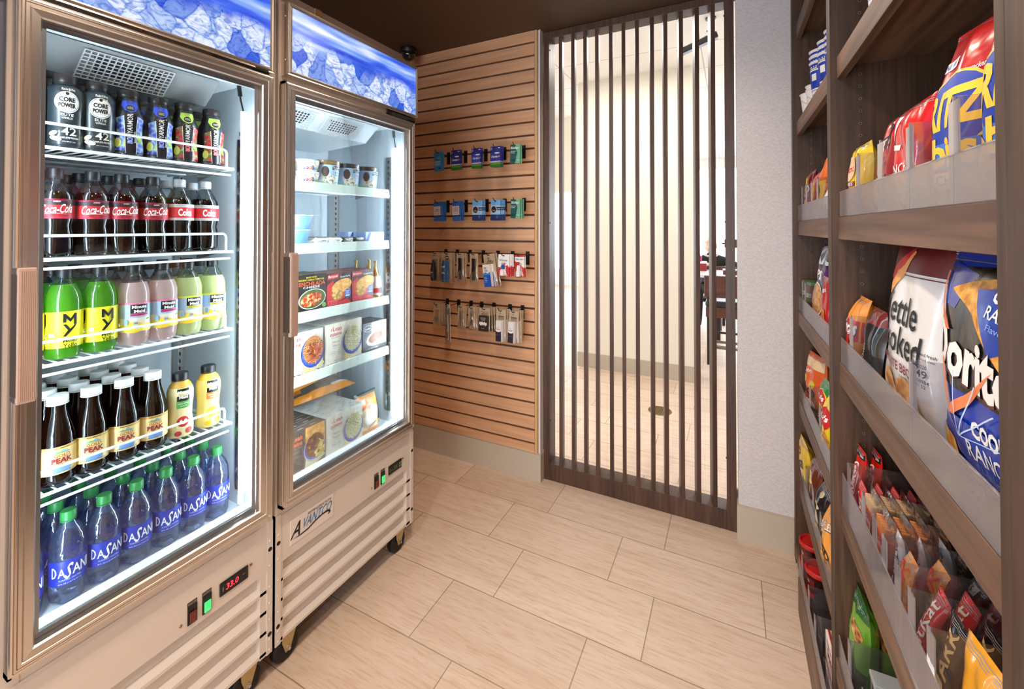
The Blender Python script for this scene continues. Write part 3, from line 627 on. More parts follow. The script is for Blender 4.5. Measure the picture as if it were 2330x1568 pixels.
    mb.box(XB+.0005, gy0-.002, dz0+.006, XB+.008, gy1+.002, .588, GASK); mb.box(XB+.0005, gy0-.002, 1.842, XB+.008, gy1+.002, dz1-.006, GASK); mb.build('gasket', dr)
    mb = MB(org); mb.box(XD-.026, gy0+.0003, .5823, XD-.022, gy1-.0003, 1.8467, DOORGLASS); mb.build('glass_pane', dr)
    mb = MB(org); sweep(mb, gy0+.010, .592, gy1-.010, 1.837, XD-.0205, [(-.001, -.001), (-.001, 0), (.009, 0), (.009, -.001)], M('pane_spacer', (150, 156, 162), .3, .8)); mb.build('pane_spacer', dr)
    # handle
    mb = MB(org); a, b_ = dy0-.003, dy0+.023; z0_, z1_ = 1.082, 1.343
    mb.box(XD-.002, a, z0_+.012, XD+.030, a+.007, z1_-.012, M('handle_side', (104, 92, 84), .35, .6), .001)
    mb.box(XD+.026, a, z0_, XD+.034, b_, z1_, M('handle_metal', (196, 172, 160), .45, .25), .0015)
    for z_ in (z0_, z1_-.014): mb.box(XD-.002, a, z_, XD+.028, b_, z_+.014, STEEL, .002)
    for i in range(9): yy = a+.0035+i*.0026; mb.box(XD+.0335, yy, z0_+.006, XD+.0352, yy+.0013, z1_-.006, M('handle_metal'))
    mb.build('handle', dr)
    # hinge
    mb = MB(org); mb.box(XB, hy1-.16, 1.888, XD-.004, hy1-.012, 1.904, DKGAP); mb.box(XD-.02, hy1-.06, 1.890, XD+.002, hy1-.018, 1.897, BLACK, .001); mb.build('hinge', t)
    # lower machine panel, flanges, louvres
    mb = MB(org); mb.box(XB-.02, y0+.001, .358, XB+.001, y1-.019, .506, BODY); lp = mb.build('control_panel', t)
    for (a, b_) in (((y0, y0+.018),) if not narrow else ())+((y1-.018, y1),):
        mb = MB(org); mb.box(XB-.02, a, .105, XB+.003, b_, .512, BODY)
        for z_ in (.45, .375, .31, .26, .21, .15, .118): mb.T = Matrix.Translation((XB+.003, (a+b_)/2, z_)) @ Matrix.Rotation(pi/2, 4, 'Y'); mb.lathe([(0, 0), (.0035, 0), (.0025, .0015), (0, .002)], BODY, 10)
        for z_ in (.425, .165): mb.T = Matrix.Translation((XB+.0031, (a+b_)/2, z_)) @ Matrix.Rotation(pi/2, 4, 'Y'); mb.lathe([(0, 0), (.0065, 0), (.0065, .0005), (0, .0006)], DKGAP, 16)
        mb.T = None; mb.build('side_flange', t)
    a, b_ = (y0+.018 if not narrow else y0), y1-.018
    mb = MB(org); z_ = .358
    for i in range(4):
        z1_ = z_-.062
        mb.add([(XB, yy, zz) if k in (0, 3, 4) else (XB-.017, yy, zz) for yy in (a, b_) for k, zz in enumerate((z_, z_, z_-.039, z_-.053, z1_))], [(0, 1, 6, 5), (1, 2, 7, 6), (2, 3, 8, 7), (3, 4, 9, 8)], BODY); z_ = z1_
    mb.box(XB-.03, a, .105, XB-.028, b_, .358, BODY); mb.build('louvre', t)
    # switches and thermostat
    yc = y1-.118
    def pan(y_a, y_b, z_a, z_b, mat, th): m_ = MB(org); m_.box(XB+.0008, y_a, z_a, XB+th, y_b, z_b, mat, min(.004, th*.4)); return m_
    th = pan(yc-.040, yc+.040, .388, .425, BLACK, .006).build('thermostat', lp)
    m_ = MB(org); items = [('T', '33.0' if narrow else '-.55', -.006, 0, .034, .016, DIGR if narrow else DIGG, 0, .12), ('R', .022, .002, .029, .005, M('amber_dot', (150, 60, 20), .4)), ('R', -.034, -.006, -.031, .006, ink((120, 120, 110)))]
    if not narrow: items += [('R', .020, -.011, .027, -.002, ink((120, 150, 120))), ('R', .029, -.011, .036, -.002, ink((120, 150, 120))), ('R', .020, .001, .027, .010, ink((120, 150, 120))), ('R', .029, .001, .036, .010, ink((120, 150, 120)))]
    decal(m_, items, lambda x, y, h: (XB+.006+h, yc+x, .4065+y)); m_.build('display_digits', th)
    for k, (yy, mt, tx) in enumerate(((yc-.072, SWG, 'LIGHT SWITCH'), (yc-.108, SWR, 'POWER SWITCH'))):
        m_ = pan(yy-.012, yy+.012, .372, .420, BLACK, .004); m_.box(XB+.004, yy-.0085, .377, XB+.009, yy+.0085, .405, mt, .002)
        m_.box(XB+.0008, yy-.012, .420, XB+.0015, yy+.012, .431, ink((70, 62, 54)))
        decal(m_, [('T', tx, 0, .4255, .021, .004, ink((170, 160, 145)))]+[('T', 'I', 0, .400, .001, .006, ink((150, 90, 70) if k else (190, 255, 200))), ('T', 'O', 0, .384, .005, .006, ink((150, 90, 70) if k else (190, 255, 200)))], lambda x, y, h: (XB+.0016+h+(.0076 if y < .41 else 0), yy+x, y)); m_.build('rocker_switch', lp)
    for yy, zz in ((yc+.050, .418), (yc-.135, .385)):
        m_ = MB(org); m_.T = Matrix.Translation((XB+.001, yy, zz)) @ Matrix.Rotation(pi/2, 4, 'Y'); m_.lathe([(0, 0), (.004, 0), (.003, .0025), (0, .003)], M('brass_screw', (180, 130, 90), .3, 1), 10); m_.build('screw', lp)
    for (yy, xx) in ((y0+.062, -1.315), (y1-.060, -1.315), (y0+.062, -1.80), (y1-.060, -1.80)): caster(t, org, yy, xx)
    return t, lp, org
f1, lp1, o1 = cooler('display_refrigerator', 'glass-door cooler of bottled drinks with a lit 33.0 display, nearer the camera', .200, .885, .32, .853, .356, .821, .31, .857, 1.893, (1.605, 1.353, 1.117, .832), False, True)
f2, lp2, o2 = cooler('display_freezer', 'glass-door freezer of ice cream and frozen meals beside the slat wall', .895, 1.555, .896, 1.523, .934, 1.487, .902, 1.539, 1.907, (1.585, 1.362, 1.119, .898), True, False)
m_ = MB(o2); m_.box(XB+.0008, .946, .388, XB+.003, 1.116, .468, PLATE, .0006)
decal(m_, [('T', 'REFRIGERATION', .028, .028, .095, .008, BLK, 0, .6), ('T', 'A', -.060, .002, .036, .046, BLK, 0, .4), ('T', 'VANTCO', .018, .006, .118, .032, ink((60, 130, 180)), 0, .35),
           ('P', [(-.078, -.022), (-.05, -.026), (-.02, -.024), (.01, -.014), (.04, -.008), (.06, -.010), (.066, -.015), (.06, -.019), (.064, -.021), (.072, -.016), (.070, -.008), (.055, -.003), (.035, -.004), (.005, -.010), (-.02, -.019), (-.05, -.022)], BLK)],
      lambda x, y, h: (XB+.003+h, 1.031+x, .428+y)); m_.build('badge', lp2)
# ================================================================ drinks
LB = 'label'
def lobes(z0, z1, amp, n=5):
    return lambda a, z: 1-amp*max(0, 1-abs((z-z0)/(z1-z0)))*(.5+.5*cos(n*a))
def cap(z0, z1, r, mat, ribs=True):
    mb = MB(); n = 48
    mb.lathe([(r*.97, z0), (r, z0+.002), (r, z1-.002), (r*.93, z1), (0, z1)], mat, n, (lambda a, z: 1+(.02*(1 if int(round(a*n/(2*pi))) % 2 else -1) if ribs and z0+.001 < z < z1-.001 else 0)))
    mb.lathe([(r*1.02, z0-.003), (r*1.02, z0-.0008), (r*.9, z0-.0008)], mat, 24, cap=False); return mb
def bottle(name, prof, segs, capspec, lab, items, lobe=None, step=.006, stepy=None, ribs=True, extra=None):
    """segs: list of (z_lo, z_hi, material) for the body; lab: (z0,z1,material)"""
    def mk():
        t = empty(name); mb = MB(); 
        zs = [p[1] for p in prof]
        for a, b_, mt in segs:
            pr = [(prof_r(prof, a), a)]+[p for p in prof if a < p[1] < b_]+[(prof_r(prof, b_), b_)]
            if a <= zs[0]: pr = [(pr[0][0]*.55, zs[0]+.006), (pr[0][0]*.8, zs[0])]+pr
            mb.lathe(pr, mt, 40, lobe, cap=(a <= zs[0]))
        mb.build('bottle_body', t)
        cap(*capspec, ribs).build('cap', t)
        if lab:
            mb = MB(); z0, z1, mt = lab; off = .0007
            pr = [(prof_r(prof, z0)+off, z0)]+[(r+off, z) for r, z in prof if z0 < z < z1]+[(prof_r(prof, z1)+off, z1)]
            mb.lathe(pr, mt, 40, cap=False); decal(mb, items, cyl(pr), step, stepy); mb.build(LB, t)
        if extra: extra(t)
        return t
    return mk
def liquid(name, tint, body, col): return thin(name, tint, .06, body, col, .12)
SODA = M('cola', (7, 3, 2), .08, 0, 0, .4, .35); NECK = thin('clear_bottle_neck', (222, 226, 228), .06, .03, (200, 205, 210), .4)
# cola
pc = [(.029, 0), (.0332, .012), (.0332, .045), (.0296, .070), (.0334, .088), (.0334, .130), (.0318, .143), (.024, .160), (.0148, .177), (.0125, .183), (.0125, .190)]
def cola(top, band, script, sub, capc, silver=False):
    its = []
    if silver:
        its = [('R', -.10, .094, .10, .123, RED), ('T', '*Coke', .004, .109, .034, .021, WHITE), ('T', 'NO SUGAR NO CALORIES', 0, .1275, .034, .003, ink((90, 90, 95))), ('T', '20 FL OZ (1.25 PT) 591 mL', 0, .0905, .034, .003, ink((90, 90, 95)))]
        lab = (.087, .132, ink((205, 205, 210)))
    else:
        its = [('R', -.1, .118, .1, .131, ink((40, 14, 16))), ('R', -.1, .128, .1, .129, ink((150, 30, 90))), ('T', script[0], 0, .126, .012, .003, WHITE), ('R', -.1, .088, .1, .0895, ink((150, 30, 90)) if not sub else WHITE),
               ('T', script[1], .001, .1095, .055, .021, WHITE, .08, .25), ('P', [(-.022, .0965), (-.01, .0995), (.004, .099), (.018, .0965), (.004, .0985), (-.010, .0982)], WHITE), ('T', 'ZERO SUGAR', .003, .0945, .034, .004, ink((60, 14, 16)))]
        lab = (.087, .132, ink(band))
    return bottle('cola_bottle', pc, [(0, .150, SODA), (.150, .190, NECK)], (.184, .203, .0145, capc), lab, its, lobes(0, .03, .10))
BCAP = M('black_cap', (26, 26, 28), .4); GCAP = M('silver_cap', (176, 180, 184), .35); WCAP = M('white_cap', (238, 240, 242), .4); GRCAP = M('green_cap', (46, 132, 66), .4); BRCAP = M('brown_black_cap', (52, 44, 42), .35)
CHERRY = cola(0, (178, 24, 34), ('CHERRY', 'Coca-Cola'), 0, BCAP); DIET = cola(0, 0, 0, 0, GCAP, True)
# water
pw = [(.0285, 0), (.0320, .012), (.0325, .030), (.0322, .043), (.0322, .098), (.0328, .103), (.0322, .112), (.0318, .128), (.029, .143), (.0235, .157), (.0155, .170), (.0128, .175), (.0128, .184)]
WATER = thin('water_bottle_plastic', (206, 219, 243), .12, .08, (160, 186, 240), .55)
itw = [('R', -.1, .043, .1, .098, ink((26, 44, 150)))][:0]+[('P', [(-.031+.0*i, .062), (-.031, .086), (-.027, .086), (-.022, .080), (-.021, .072), (-.024, .064), (-.029, .062)], WHITE), ('P', [(-.0285, .065), (-.0285, .083), (-.026, .082), (-.024, .078), (-.0235, .072), (-.025, .067)], ink((26, 44, 150))),
       ('T', 'A', -.012, .072, .013, .020, WHITE), ('T', 'S', .0005, .074, .009, .034, WHITE, 0, .2), ('T', 'A', .0125, .074, .014, .022, WHITE), ('T', 'N', .0255, .075, .012, .023, WHITE), ('T', 'I', .0345, .075, .002, .023, WHITE),
       ('T', 'PURIFIED WATER', .002, .0565, .036, .0032, ink((190, 205, 240))), ('R', -.022, .0535, .026, .0538, ink((150, 170, 230))), ('T', '20 FL OZ (1.25 PT) 591 mL', .002, .0485, .038, .0034, WHITE)]
DAS = bottle('water_bottle', pw, [(0, .184, WATER)], (.180, .200, .0142, GRCAP), (.043, .098, M('blue_water_label', (14, 40, 150), .35)), itw, lobes(0, .035, .16))
# citrus soda & lemonade
pm = [(.0285, 0), (.0328, .014), (.0336, .035), (.0334, .110), (.0337, .120), (.0332, .134), (.0295, .150), (.0225, .167), (.0148, .181), (.0128, .187), (.0128, .192)]
def soft(nm, tint, col, lab, its, full=.150, b=.55): return bottle('soft_drink_bottle', pm, [(0, full, liquid(nm, tint, b, col)), (full, .192, NECK)], (.188, .206, .0145, BCAP), lab, its, lobes(0, .035, .14))
YEL = ink((238, 232, 40))
itm = []
for dx in (-.046, .008, .062):
    itm += [('P', [(dx-.011, .052), (dx-.003, .066), (dx-.011, .080), (dx-.006, .080), (dx+.001, .068), (dx+.011, .080), (dx+.011, .075), (dx+.001, .061), (dx-.006, .052)], BLK), ('P', [(dx-.011, .084), (dx-.011, .104), (dx-.007, .104), (dx+.001, .092), (dx+.008, .104), (dx+.012, .104), (dx+.012, .078), (dx+.007, .078), (dx+.007, .094), (dx+.001, .084), (dx-.006, .094), (dx-.006, .084)], BLK),
            ('T', 'Mello', dx+.001, .043, .023, .010, BLK), ('T', 'Yello', dx+.001, .031, .023, .010, BLK)]
for dx in (-.020, .036): itm += [('R', dx-.0045, .053, dx+.0045, .061, ink((240, 240, 200))), ('T', '290', dx, .058, .007, .003, BLK), ('T', '20 FL OZ', dx, .047, .008, .003, BLK), ('T', '(1.25 PT)', dx, .042, .008, .003, BLK)]
MELLO = soft('citrus_soda', (150, 226, 70), (112, 200, 44), (.026, .109, YEL), itm, .170, .42)
def lemon(pink):
    c1 = (206, 60, 120) if pink else (235, 225, 60); sky_ = ink((170, 196, 226)); its = [('R', -.1, .104, .1, .109, ink((210, 120, 150) if pink else (205, 225, 60))), ('R', -.1, .070, .1, .104, sky_), ('E', -.010, .046, .026, .014, ink((240, 205, 60))), ('E', .020, .044, .020, .010, ink((246, 222, 90)))]
    its += [('R', -.014, .082, .022, .104, BLK), ('T', '*Minute', .004, .098, .030, .008, WHITE), ('T', '*Maid', .004, .087, .022, .008, WHITE), ('R', -.014, .075, .022, .081, ink(c1)), ('T', 'PINK LEMONADE' if pink else 'LEMONADE', .004, .078, .032, .0035, ink((120, 20, 60) if pink else (60, 110, 40))),
            ('R', -.008, .050, .001, .062, ink((200, 205, 200))), ('T', '260', -.0035, .057, .007, .004, BLK), ('E', -.022, .060, .004, .008, ink((120, 170, 210))), ('E', .020, .066, .004, .002, ink((70, 140, 60)), .5)]
    return soft('pink_lemonade' if pink else 'lemonade', (255, 236, 234) if pink else (246, 252, 214), (242, 212, 210) if pink else (228, 238, 176), (.034, .109, ink((232, 228, 214))), its, .160, .72)
PINK, LEM = lemon(True), lemon(False)
# tea
pt = [(.0285, 0), (.0325, .008), (.0328, .020), (.0325, .090), (.0315, .108), (.026, .130), (.0205, .150), (.0175, .166), (.0170, .182)]
TEA = thin('black_tea', (60, 26, 8), .07, .55, (34, 12, 4), .15)
itt = [('R', -.1, .082, .1, .087, ink((196, 160, 84))), ('T', 'REAL BREWED', .002, .0845, .026, .003, ink((90, 30, 20))), ('P', [(-.014, .073), (-.006, .079), (-.002, .076), (.004, .081), (.016, .073)], ink((120, 160, 190))), ('P', [(-.014, .073), (-.004, .0765), (.016, .073)], ink((110, 150, 60))),
       ('P', [(-.012, .030), (.016, .030), (.018, .040), (-.012, .044)], ink((110, 150, 215))), ('T', 'GOLD', .002, .068, .026, .007, ink((150, 60, 40))), ('T', '*PEAK', .002, .057, .034, .012, ink((130, 20, 30))), ('T', 'TEA', .002, .047, .016, .006, ink((130, 60, 40))), ('T', '18.5 FL OZ (1.16 PT) 547 mL', .002, .031, .042, .0032, ink((60, 30, 20)))]
TEAB = bottle('tea_bottle', pt, [(0, .182, TEA)], (.181, .199, .0192, WCAP), (.026, .088, ink((226, 200, 132))), itt, None, ribs=False)
# small juices
pj = [(.0265, 0), (.0305, .008), (.0305, .030), (.027, .055), (.0275, .080), (.0305, .105), (.0305, .125), (.025, .143), (.0175, .152), (.0165, .160)]
def juice(c1, c2, name, band, fruit):
    its = [('E', 0, .045, .016, .014, ink(fruit)), ('E', .001, .046, .009, .008, ink((250, 240, 210))), ('E', .014, .018, .009, .008, ink(fruit)), ('E', -.012, .014, .008, .007, ink(fruit)), ('R', -.015, .103, .015, .136, BLK), ('T', '*Minute', 0, .127, .025, .009, WHITE), ('T', '*Maid', 0, .114, .019, .009, WHITE), ('R', -.016, .083, .016, .102, ink(band)), ('T', name, 0, .096, .024, .004, WHITE), ('T', 'JUICE', 0, .089, .015, .004, WHITE)]
    return bottle('juice_bottle', pj, [(0, .160, ink(c1))], (.158, .176, .0185, BCAP), (.002, .138, ink(c2)), its, None)
APPLE = juice((206, 160, 60), (228, 214, 160), '100% APPLE', (70, 150, 60), (170, 24, 34)); ORANGE = juice((240, 200, 70), (246, 222, 130), '100% ORANGE', (232, 110, 40), (245, 170, 30))
# protein shake
pk = [(.030, 0), (.0335, .006), (.0335, .040), (.0325, .044), (.0335, .048), (.0335, .070), (.0345, .076), (.0345, .128), (.030, .140), (.020, .148), (.0195, .156)]
GREYB = M('charcoal_wrap', (40, 48, 52), .3, 0, 0, .3); itk = [('E', 0, .104, .0215, .025, WHITE), ('E', 0, .104, .0198, .0232, ink((40, 48, 52))), ('E', 0, .104, .0188, .0222, WHITE), ('T', 'fairlife', .002, .1345, .024, .006, WHITE), ('E', 0, .1235, .003, .0035, BLK), ('T', '*CORE', 0, .110, .026, .011, BLK), ('T', '*POWER', 0, .0965, .028, .011, BLK), ('T', 'HIGH PROTEIN MILK SHAKE', 0, .0885, .018, .002, ink((120, 120, 120))),
        ('T', 'ELITE', 0, .0745, .020, .0055, WHITE), ('T', 'VANILLA', 0, .067, .018, .005, WHITE), ('E', -.022, .030, .008, .005, ink((214, 204, 160)), .6), ('E', -.018, .018, .010, .005, ink((226, 220, 190)), -.3), ('T', '42', .003, .036, .024, .018, ink((226, 222, 205))), ('T', 'COMPLETE PROTEIN', .003, .021, .032, .004, WHITE), ('T', '14 FL OZ (414 mL)', .003, .012, .020, .003, WHITE)]
CORE = bottle('protein_shake_bottle', pk, [(0, .156, GREYB)], (.154, .172, .0205, BRCAP), (.004, .138, GREYB), itk, None, .006, .012)
# sports drink
pb = [(.0285, 0), (.0325, .006), (.0325, .020), (.0300, .050), (.0300, .075), (.0330, .095), (.0325, .106), (.026, .122), (.0235, .134), (.0205, .148), (.0195, .154)]
def sport(blue):
    fr = F_BLUEB if blue else F_BERRY; c = (52, 80, 215) if blue else (176, 214, 84); its = []
    its += [('P', [(-.032, .004), (-.008, .004), (-.012, .100), (-.030, .092)], fr), ('P', [(.012, .004), (.034, .004), (.033, .094), (.014, .102)], fr), ('E', -.026, .030, .008, .012, ink((226, 235, 120))), ('E', .020, .045, .006, .012, ink((150, 200, 60)), .4),
            ('P', [(-.0095, .004), (-.0085, .004), (-.0125, .099), (-.0135, .099)], WHITE), ('P', [(.0115, .004), (.0125, .004), (.0148, .100), (.0138, .100)], WHITE),
            ('P', [(-.020, .139), (.020, .139), (.021, .126), (.012, .114), (0, .108), (-.012, .114), (-.021, .126)], ink(c)), ('E', 0, .1205, .010, .0085, BLK), ('T', 'SUPERIOR', 0, .1225, .014, .0022, WHITE), ('T', 'HYDRATION', 0, .119, .014, .0022, WHITE), ('T', 'Mixed' if blue else 'Watermelon', 0, .136, .017, .003, ink((20, 30, 80) if blue else (50, 80, 20))), ('T', 'Berry' if blue else 'Strawberry', 0, .1315, .017, .003, ink((20, 30, 80) if blue else (50, 80, 20))),
            ('T', 'BODYARMOR', -.001, .067, .076, .0105, WHITE, pi/2), ('T', 'BODY', -.0009, .0415, .026, .0108, ink((90, 120, 240) if blue else (220, 40, 50)), pi/2), ('T', 'SuperDrink', .0085, .046, .030, .005, WHITE, pi/2)]
    return bottle('sports_drink_bottle', pb, [(0, .154, GREYB)], (.152, .169, .0215, BRCAP), (.003, .140, M('black_wrap', (24, 25, 30), .3, 0, 0, .3)), its, None, .006, .012)
BLUEB, GREENB = sport(True), sport(False)
COLY = {'w': (.378, .452, .518, .584, .651, .719, .783), 't': (.372, .431, .491, .555, .617, .684, .758), 's': (.372, .439, .505, .574, .638, .701, .767), 'c': (.362, .422, .489, .546, .614, .677, .745), 'p': (.370, .437, .495, .557, .624, .687, .760)}
ORD = ['leftmost column', 'second column', 'third column', 'fourth column', 'fifth column', 'sixth column', 'rightmost column']
ROWN = ['in the front row', 'one row behind the front', 'two rows behind the front', 'in the fourth row back']
def row(key, z, cols, kinds, rows, pitch, what, cat, group, shelf, jit=6):
    for r_ in range(rows):
        for i, y in enumerate(cols):
            k, mk, desc = kinds[i]
            if k is None: continue
            if (k in ('apple', 'orange')) and r_: continue
            x = -1.402-pitch*r_; a = pi/2+radians(random.uniform(-jit, jit)-10)
            put(k, mk, (x, y, z), a, '%s, %s, %s' % (desc, ORD[i], ROWN[r_]), cat, group)
TW = 'bottled drinks in the cooler'
row('w', .556, COLY['w'], [('das', DAS, 'green-capped water bottle')]*7, 3, .072, '', 'water bottle', 'green-capped water bottles on the cooler floor', 'on the cooler floor')
row('t', .834, COLY['t'], [('tea', TEAB, 'white-capped tea bottle')]*5+[('apple', APPLE, 'apple juice bottle with green band'), ('orange', ORANGE, 'orange juice bottle with orange band')], 4, .068, '', 'bottle', 'tea and juice bottles', 'on the lowest wire shelf')
row('s', 1.119, COLY['s'], [('mello', MELLO, 'green citrus soda bottle')]*3+[('pink', PINK, 'pink lemonade bottle')]*2+[('lem', LEM, 'pale yellow lemonade bottle')]*2, 3, .070, '', 'bottle', 'citrus soda and lemonade bottles', 'on the middle wire shelf')
row('c', 1.355, COLY['c'], [('cherry', CHERRY, 'red-labelled cola bottle')]*5+[('diet', DIET, 'silver-labelled cola bottle')]*2, 3, .070, '', 'bottle', 'cola bottles', 'on the second wire shelf')
row('p', 1.607, COLY['p'], [('core', CORE, 'charcoal protein shake bottle')]*3+[('bluearm', BLUEB, 'blue and black sports drink bottle')]*2+[('greenarm', GREENB, 'red and black sports drink bottle')]*2, 2, .072, '', 'bottle', 'shake and sports drink bottles', 'on the top wire shelf', 3)
# ================================================================ frozen food in the freezer
CARD = ink((232, 228, 214))
def carton(name, w, h, d, face, side, items, top=None):
    """box standing on edge, front towards -Y, origin at the bottom centre of the front"""
    def mk():
        t = empty(name); mb = MB(); mb.box(-w/2, 0, 0, w/2, d, h, side, .0008); mb.box(-w/2+.0006, -.0003, .0006, w/2-.0006, .001, h-.0006, face)
        decal(mb, items, flat(-.0003), lift=.00012)
        if top:
            for k in range(3): mb.box(-w/2+.012+k*w*.3, d*.3, h, -w/2+.035+k*w*.3, d*.42, h+.0002, top)
            mb.box(-w/2+.003, d*.92, h, w/2-.003, d*.96, h+.0002, top)
        mb.build('carton', t); return t
    return mk
def strands(cx, cy, rx, ry, n, wd, cols, seed, turn=3.2):
    r_ = random.Random(seed); out = []
    for i in range(n):
        a = r_.uniform(0, 2*pi); q = math.sqrt(r_.random())*.80; x, y = cx+rx*q*cos(a), cy+ry*q*sin(a); h = r_.uniform(0, 2*pi); k = r_.uniform(-turn, turn); L_ = r_.uniform(.5, .95)*rx; c = []
        for j in range(9):
            if ((x-cx)/rx)**2+((y-cy)/ry)**2 < .98: c.append((x, y))
            h += k/8; x += cos(h)*L_/8; y += sin(h)*L_/8
        if len(c) > 2: out += [('S', c, wd*1.5, ink(cols[0])), ('S', c, wd, ink(cols[1+i % (len(cols)-1)]))]
    return out
def lumps(cx, cy, rx, ry, n, sz, cols, seed):
    r_ = random.Random(seed); out = []
    for i in range(n):
        a = r_.uniform(0, 2*pi); q = math.sqrt(r_.random())*.86; s_ = sz*r_.uniform(.7, 1.2); out.append(('E', cx+rx*q*cos(a), cy+ry*q*sin(a), s_, s_*.7, ink(cols[i % len(cols)]), r_.uniform(0, 3)))
    return out
def dish(cx, cy, rx, ry, fmat, plate=(40, 66, 160)):
    if fmat is F_SPAG: top = strands(cx, cy+.006, rx*.9, ry*.92, 30, .0038, ((120, 44, 20), (226, 150, 90), (204, 96, 50), (236, 180, 120)), 5)+lumps(cx, cy+.012, rx*.6, ry*.6, 12, .007, ((130, 50, 26), (170, 70, 40)), 2)
    elif fmat is F_FETT: top = strands(cx, cy+.006, rx*.9, ry*.92, 32, .0050, ((170, 160, 110), (244, 240, 212), (230, 224, 180)), 8)
    else: top = lumps(cx+.004, cy, rx*.95, ry*.9, 26, .009, ((236, 206, 120), (222, 180, 90), (246, 224, 150)), 4)+lumps(cx-.010, cy+.016, rx*.62, ry*.62, 34, .009, ((110, 54, 32), (84, 38, 22), (146, 84, 54)), 6)
    return [('P', [(cx-rx*.9, cy-ry*1.22), (cx-rx*.2, cy-ry*1.34), (cx+rx*1.0, cy-ry*.9), (cx+rx*.6, cy-ry*.3), (cx-rx*.8, cy-ry*.6)], F_HERR), ('E', cx, cy, rx, ry, ink(plate)), ('E', cx, cy+.003, rx*.93, ry*.92, ink((70, 96, 186))), ('E', cx+.002, cy+.008, rx*.86, ry*.90, fmat)]+top
LCT = ink((186, 66, 60)); GREYT = ink((130, 128, 120))
def lean(name, w, h, sub, fm, dark=False, rx=.050, ry=.056):
    bg = CARD if not dark else ink((64, 54, 46)); tc = LCT if not dark else ink((216, 96, 60)); x = -w*.24
    its = [('R', -w/2+.002+i*.034, h*.45, -w/2+.030+i*.034, h-.001, ink((236, 232, 216)) if not dark else (ink((70, 60, 50)))) for i in range(5)] if not dark else [('R', .0, h*.5, w/2-.001, h-.001, F_PIE)]
    its += [('T', 'Lean', x+.008, h-.022, .040, .017, tc), ('T', 'cuisine', x+.001, h-.042, .056, .014, tc), ('R', x-.024, h-.026, x-.016, h-.0245, tc), ('R', x-.021, h-.030, x-.0195, h-.020, tc), ('T', 'FAVORITES', x, h-.055, .040, .0038, GREYT),
            ('T', sub[0], x+.002, h-.071, .034, .009, GREYT), ('T', sub[1], x+.002, h-.085, .034, .009, GREYT), ('R', x-.014, h-.094, x+.020, h-.0932, GREYT), ('R', x-.014, h-.098, x+.020, h-.0972, GREYT)]
    for k, tx in enumerate(('15g', '280')): cx = x-.010+k*.024; its += [('E', cx, h-.113, .0088, .0088, GREYT), ('E', cx, h-.113, .0078, .0078, bg), ('T', tx, cx, h-.113, .008, .005, GREYT)]
    its += dish(w*.22, h*.46, rx, ry, fm, (40, 66, 160) if not dark else (190, 196, 190)); its += [('T', 'FROZEN', x+.004, .012, .040, .004, GREYT)]
    its = [(i if i[0] != 'P' else i) for i in its]
    return carton('frozen_meal_box', w, h, .036, bg, ink((206, 206, 198)) if not dark else ink((74, 64, 56)), its, ink((150, 150, 146)) if not dark else ink((196, 190, 180)))
LSPAG = lean('l', .168, .148, ('Spaghetti', 'Meat Sauce'), F_SPAG); LFETT = lean('l', .180, .152, ('Fettuccini', 'Alfredo'), F_FETT); LCHIC = lean('l', .180, .152, ('Chicken', 'Fettuccini'), F_FETT); LBEEF = lean('l', .170, .152, ('Salisbury', 'Steak'), F_BEEF, True, .046, .048)
for its in (): pass
SILV = ink((60, 58, 62))
STOUF = carton('frozen_meal_box', .138, .118, .05, ink((206, 196, 188)), SILV, [('R', -.069, .0, -.02, .117, ink((70, 74, 84))), ('R', -.069, 0, .068, .018, ink((40, 36, 40))), ('E', -.040, .095, .024, .013, ink((230, 232, 236))), ('E', -.040, .095, .022, .0115, BLK), ('T', "Stouffer's", -.040, .095, .034, .009, WHITE, .08), ('R', .0, .096, .066, .114, ink((220, 190, 150))), ('T', 'FIT KITCHEN', .034, .105, .044, .006, ink((140, 90, 50))), ('E', .004, .05, .054, .030, ink((236, 232, 228)), .2), ('E', .006, .052, .044, .022, F_BEEF, .2), ('T', 'CLASSIC MEATLOAF', -.02, .009, .07, .006, WHITE)])
BANQ = carton('frozen_pie_box', .118, .125, .042, ink((52, 26, 24)), ink((110, 50, 44)), [('P', [(-.058, .001), (-.058, .078), (-.030, .098), (-.020, .06), (-.035, .03), (.0, .012), (.04, .02), (.058, .001)], RED), ('P', [(-.056, .100), (-.054, .118), (-.002, .122), (-.006, .104)], RED), ('T', 'Banquet', -.030, .111, .044, .012, WHITE, .05, .2), ('T', 'Chicken Pot Pie', .028, .108, .050, .007, WHITE, .04),
      ('E', .004, .052, .050, .034, ink((200, 60, 40)), .3), ('E', .012, .072, .050, .026, F_PIE, .25), ('E', -.010, .040, .026, .018, F_MAC, .1), ('E', .040, .040, .0155, .019, ink((90, 130, 210))), ('E', .040, .040, .0135, .017, ink((50, 84, 170))), ('T', 'FAST', .040, .048, .018, .006, WHITE), ('T', 'CRISPY', .040, .040, .020, .006, WHITE), ('R', .030, .029, .050, .034, WHITE), ('R', -.052, .003, -.014, .020, ink((226, 120, 120))), ('R', -.050, .005, -.039, .018, RED), ('R', -.037, .005, -.028, .018, RED), ('R', -.026, .005, -.016, .018, RED)])
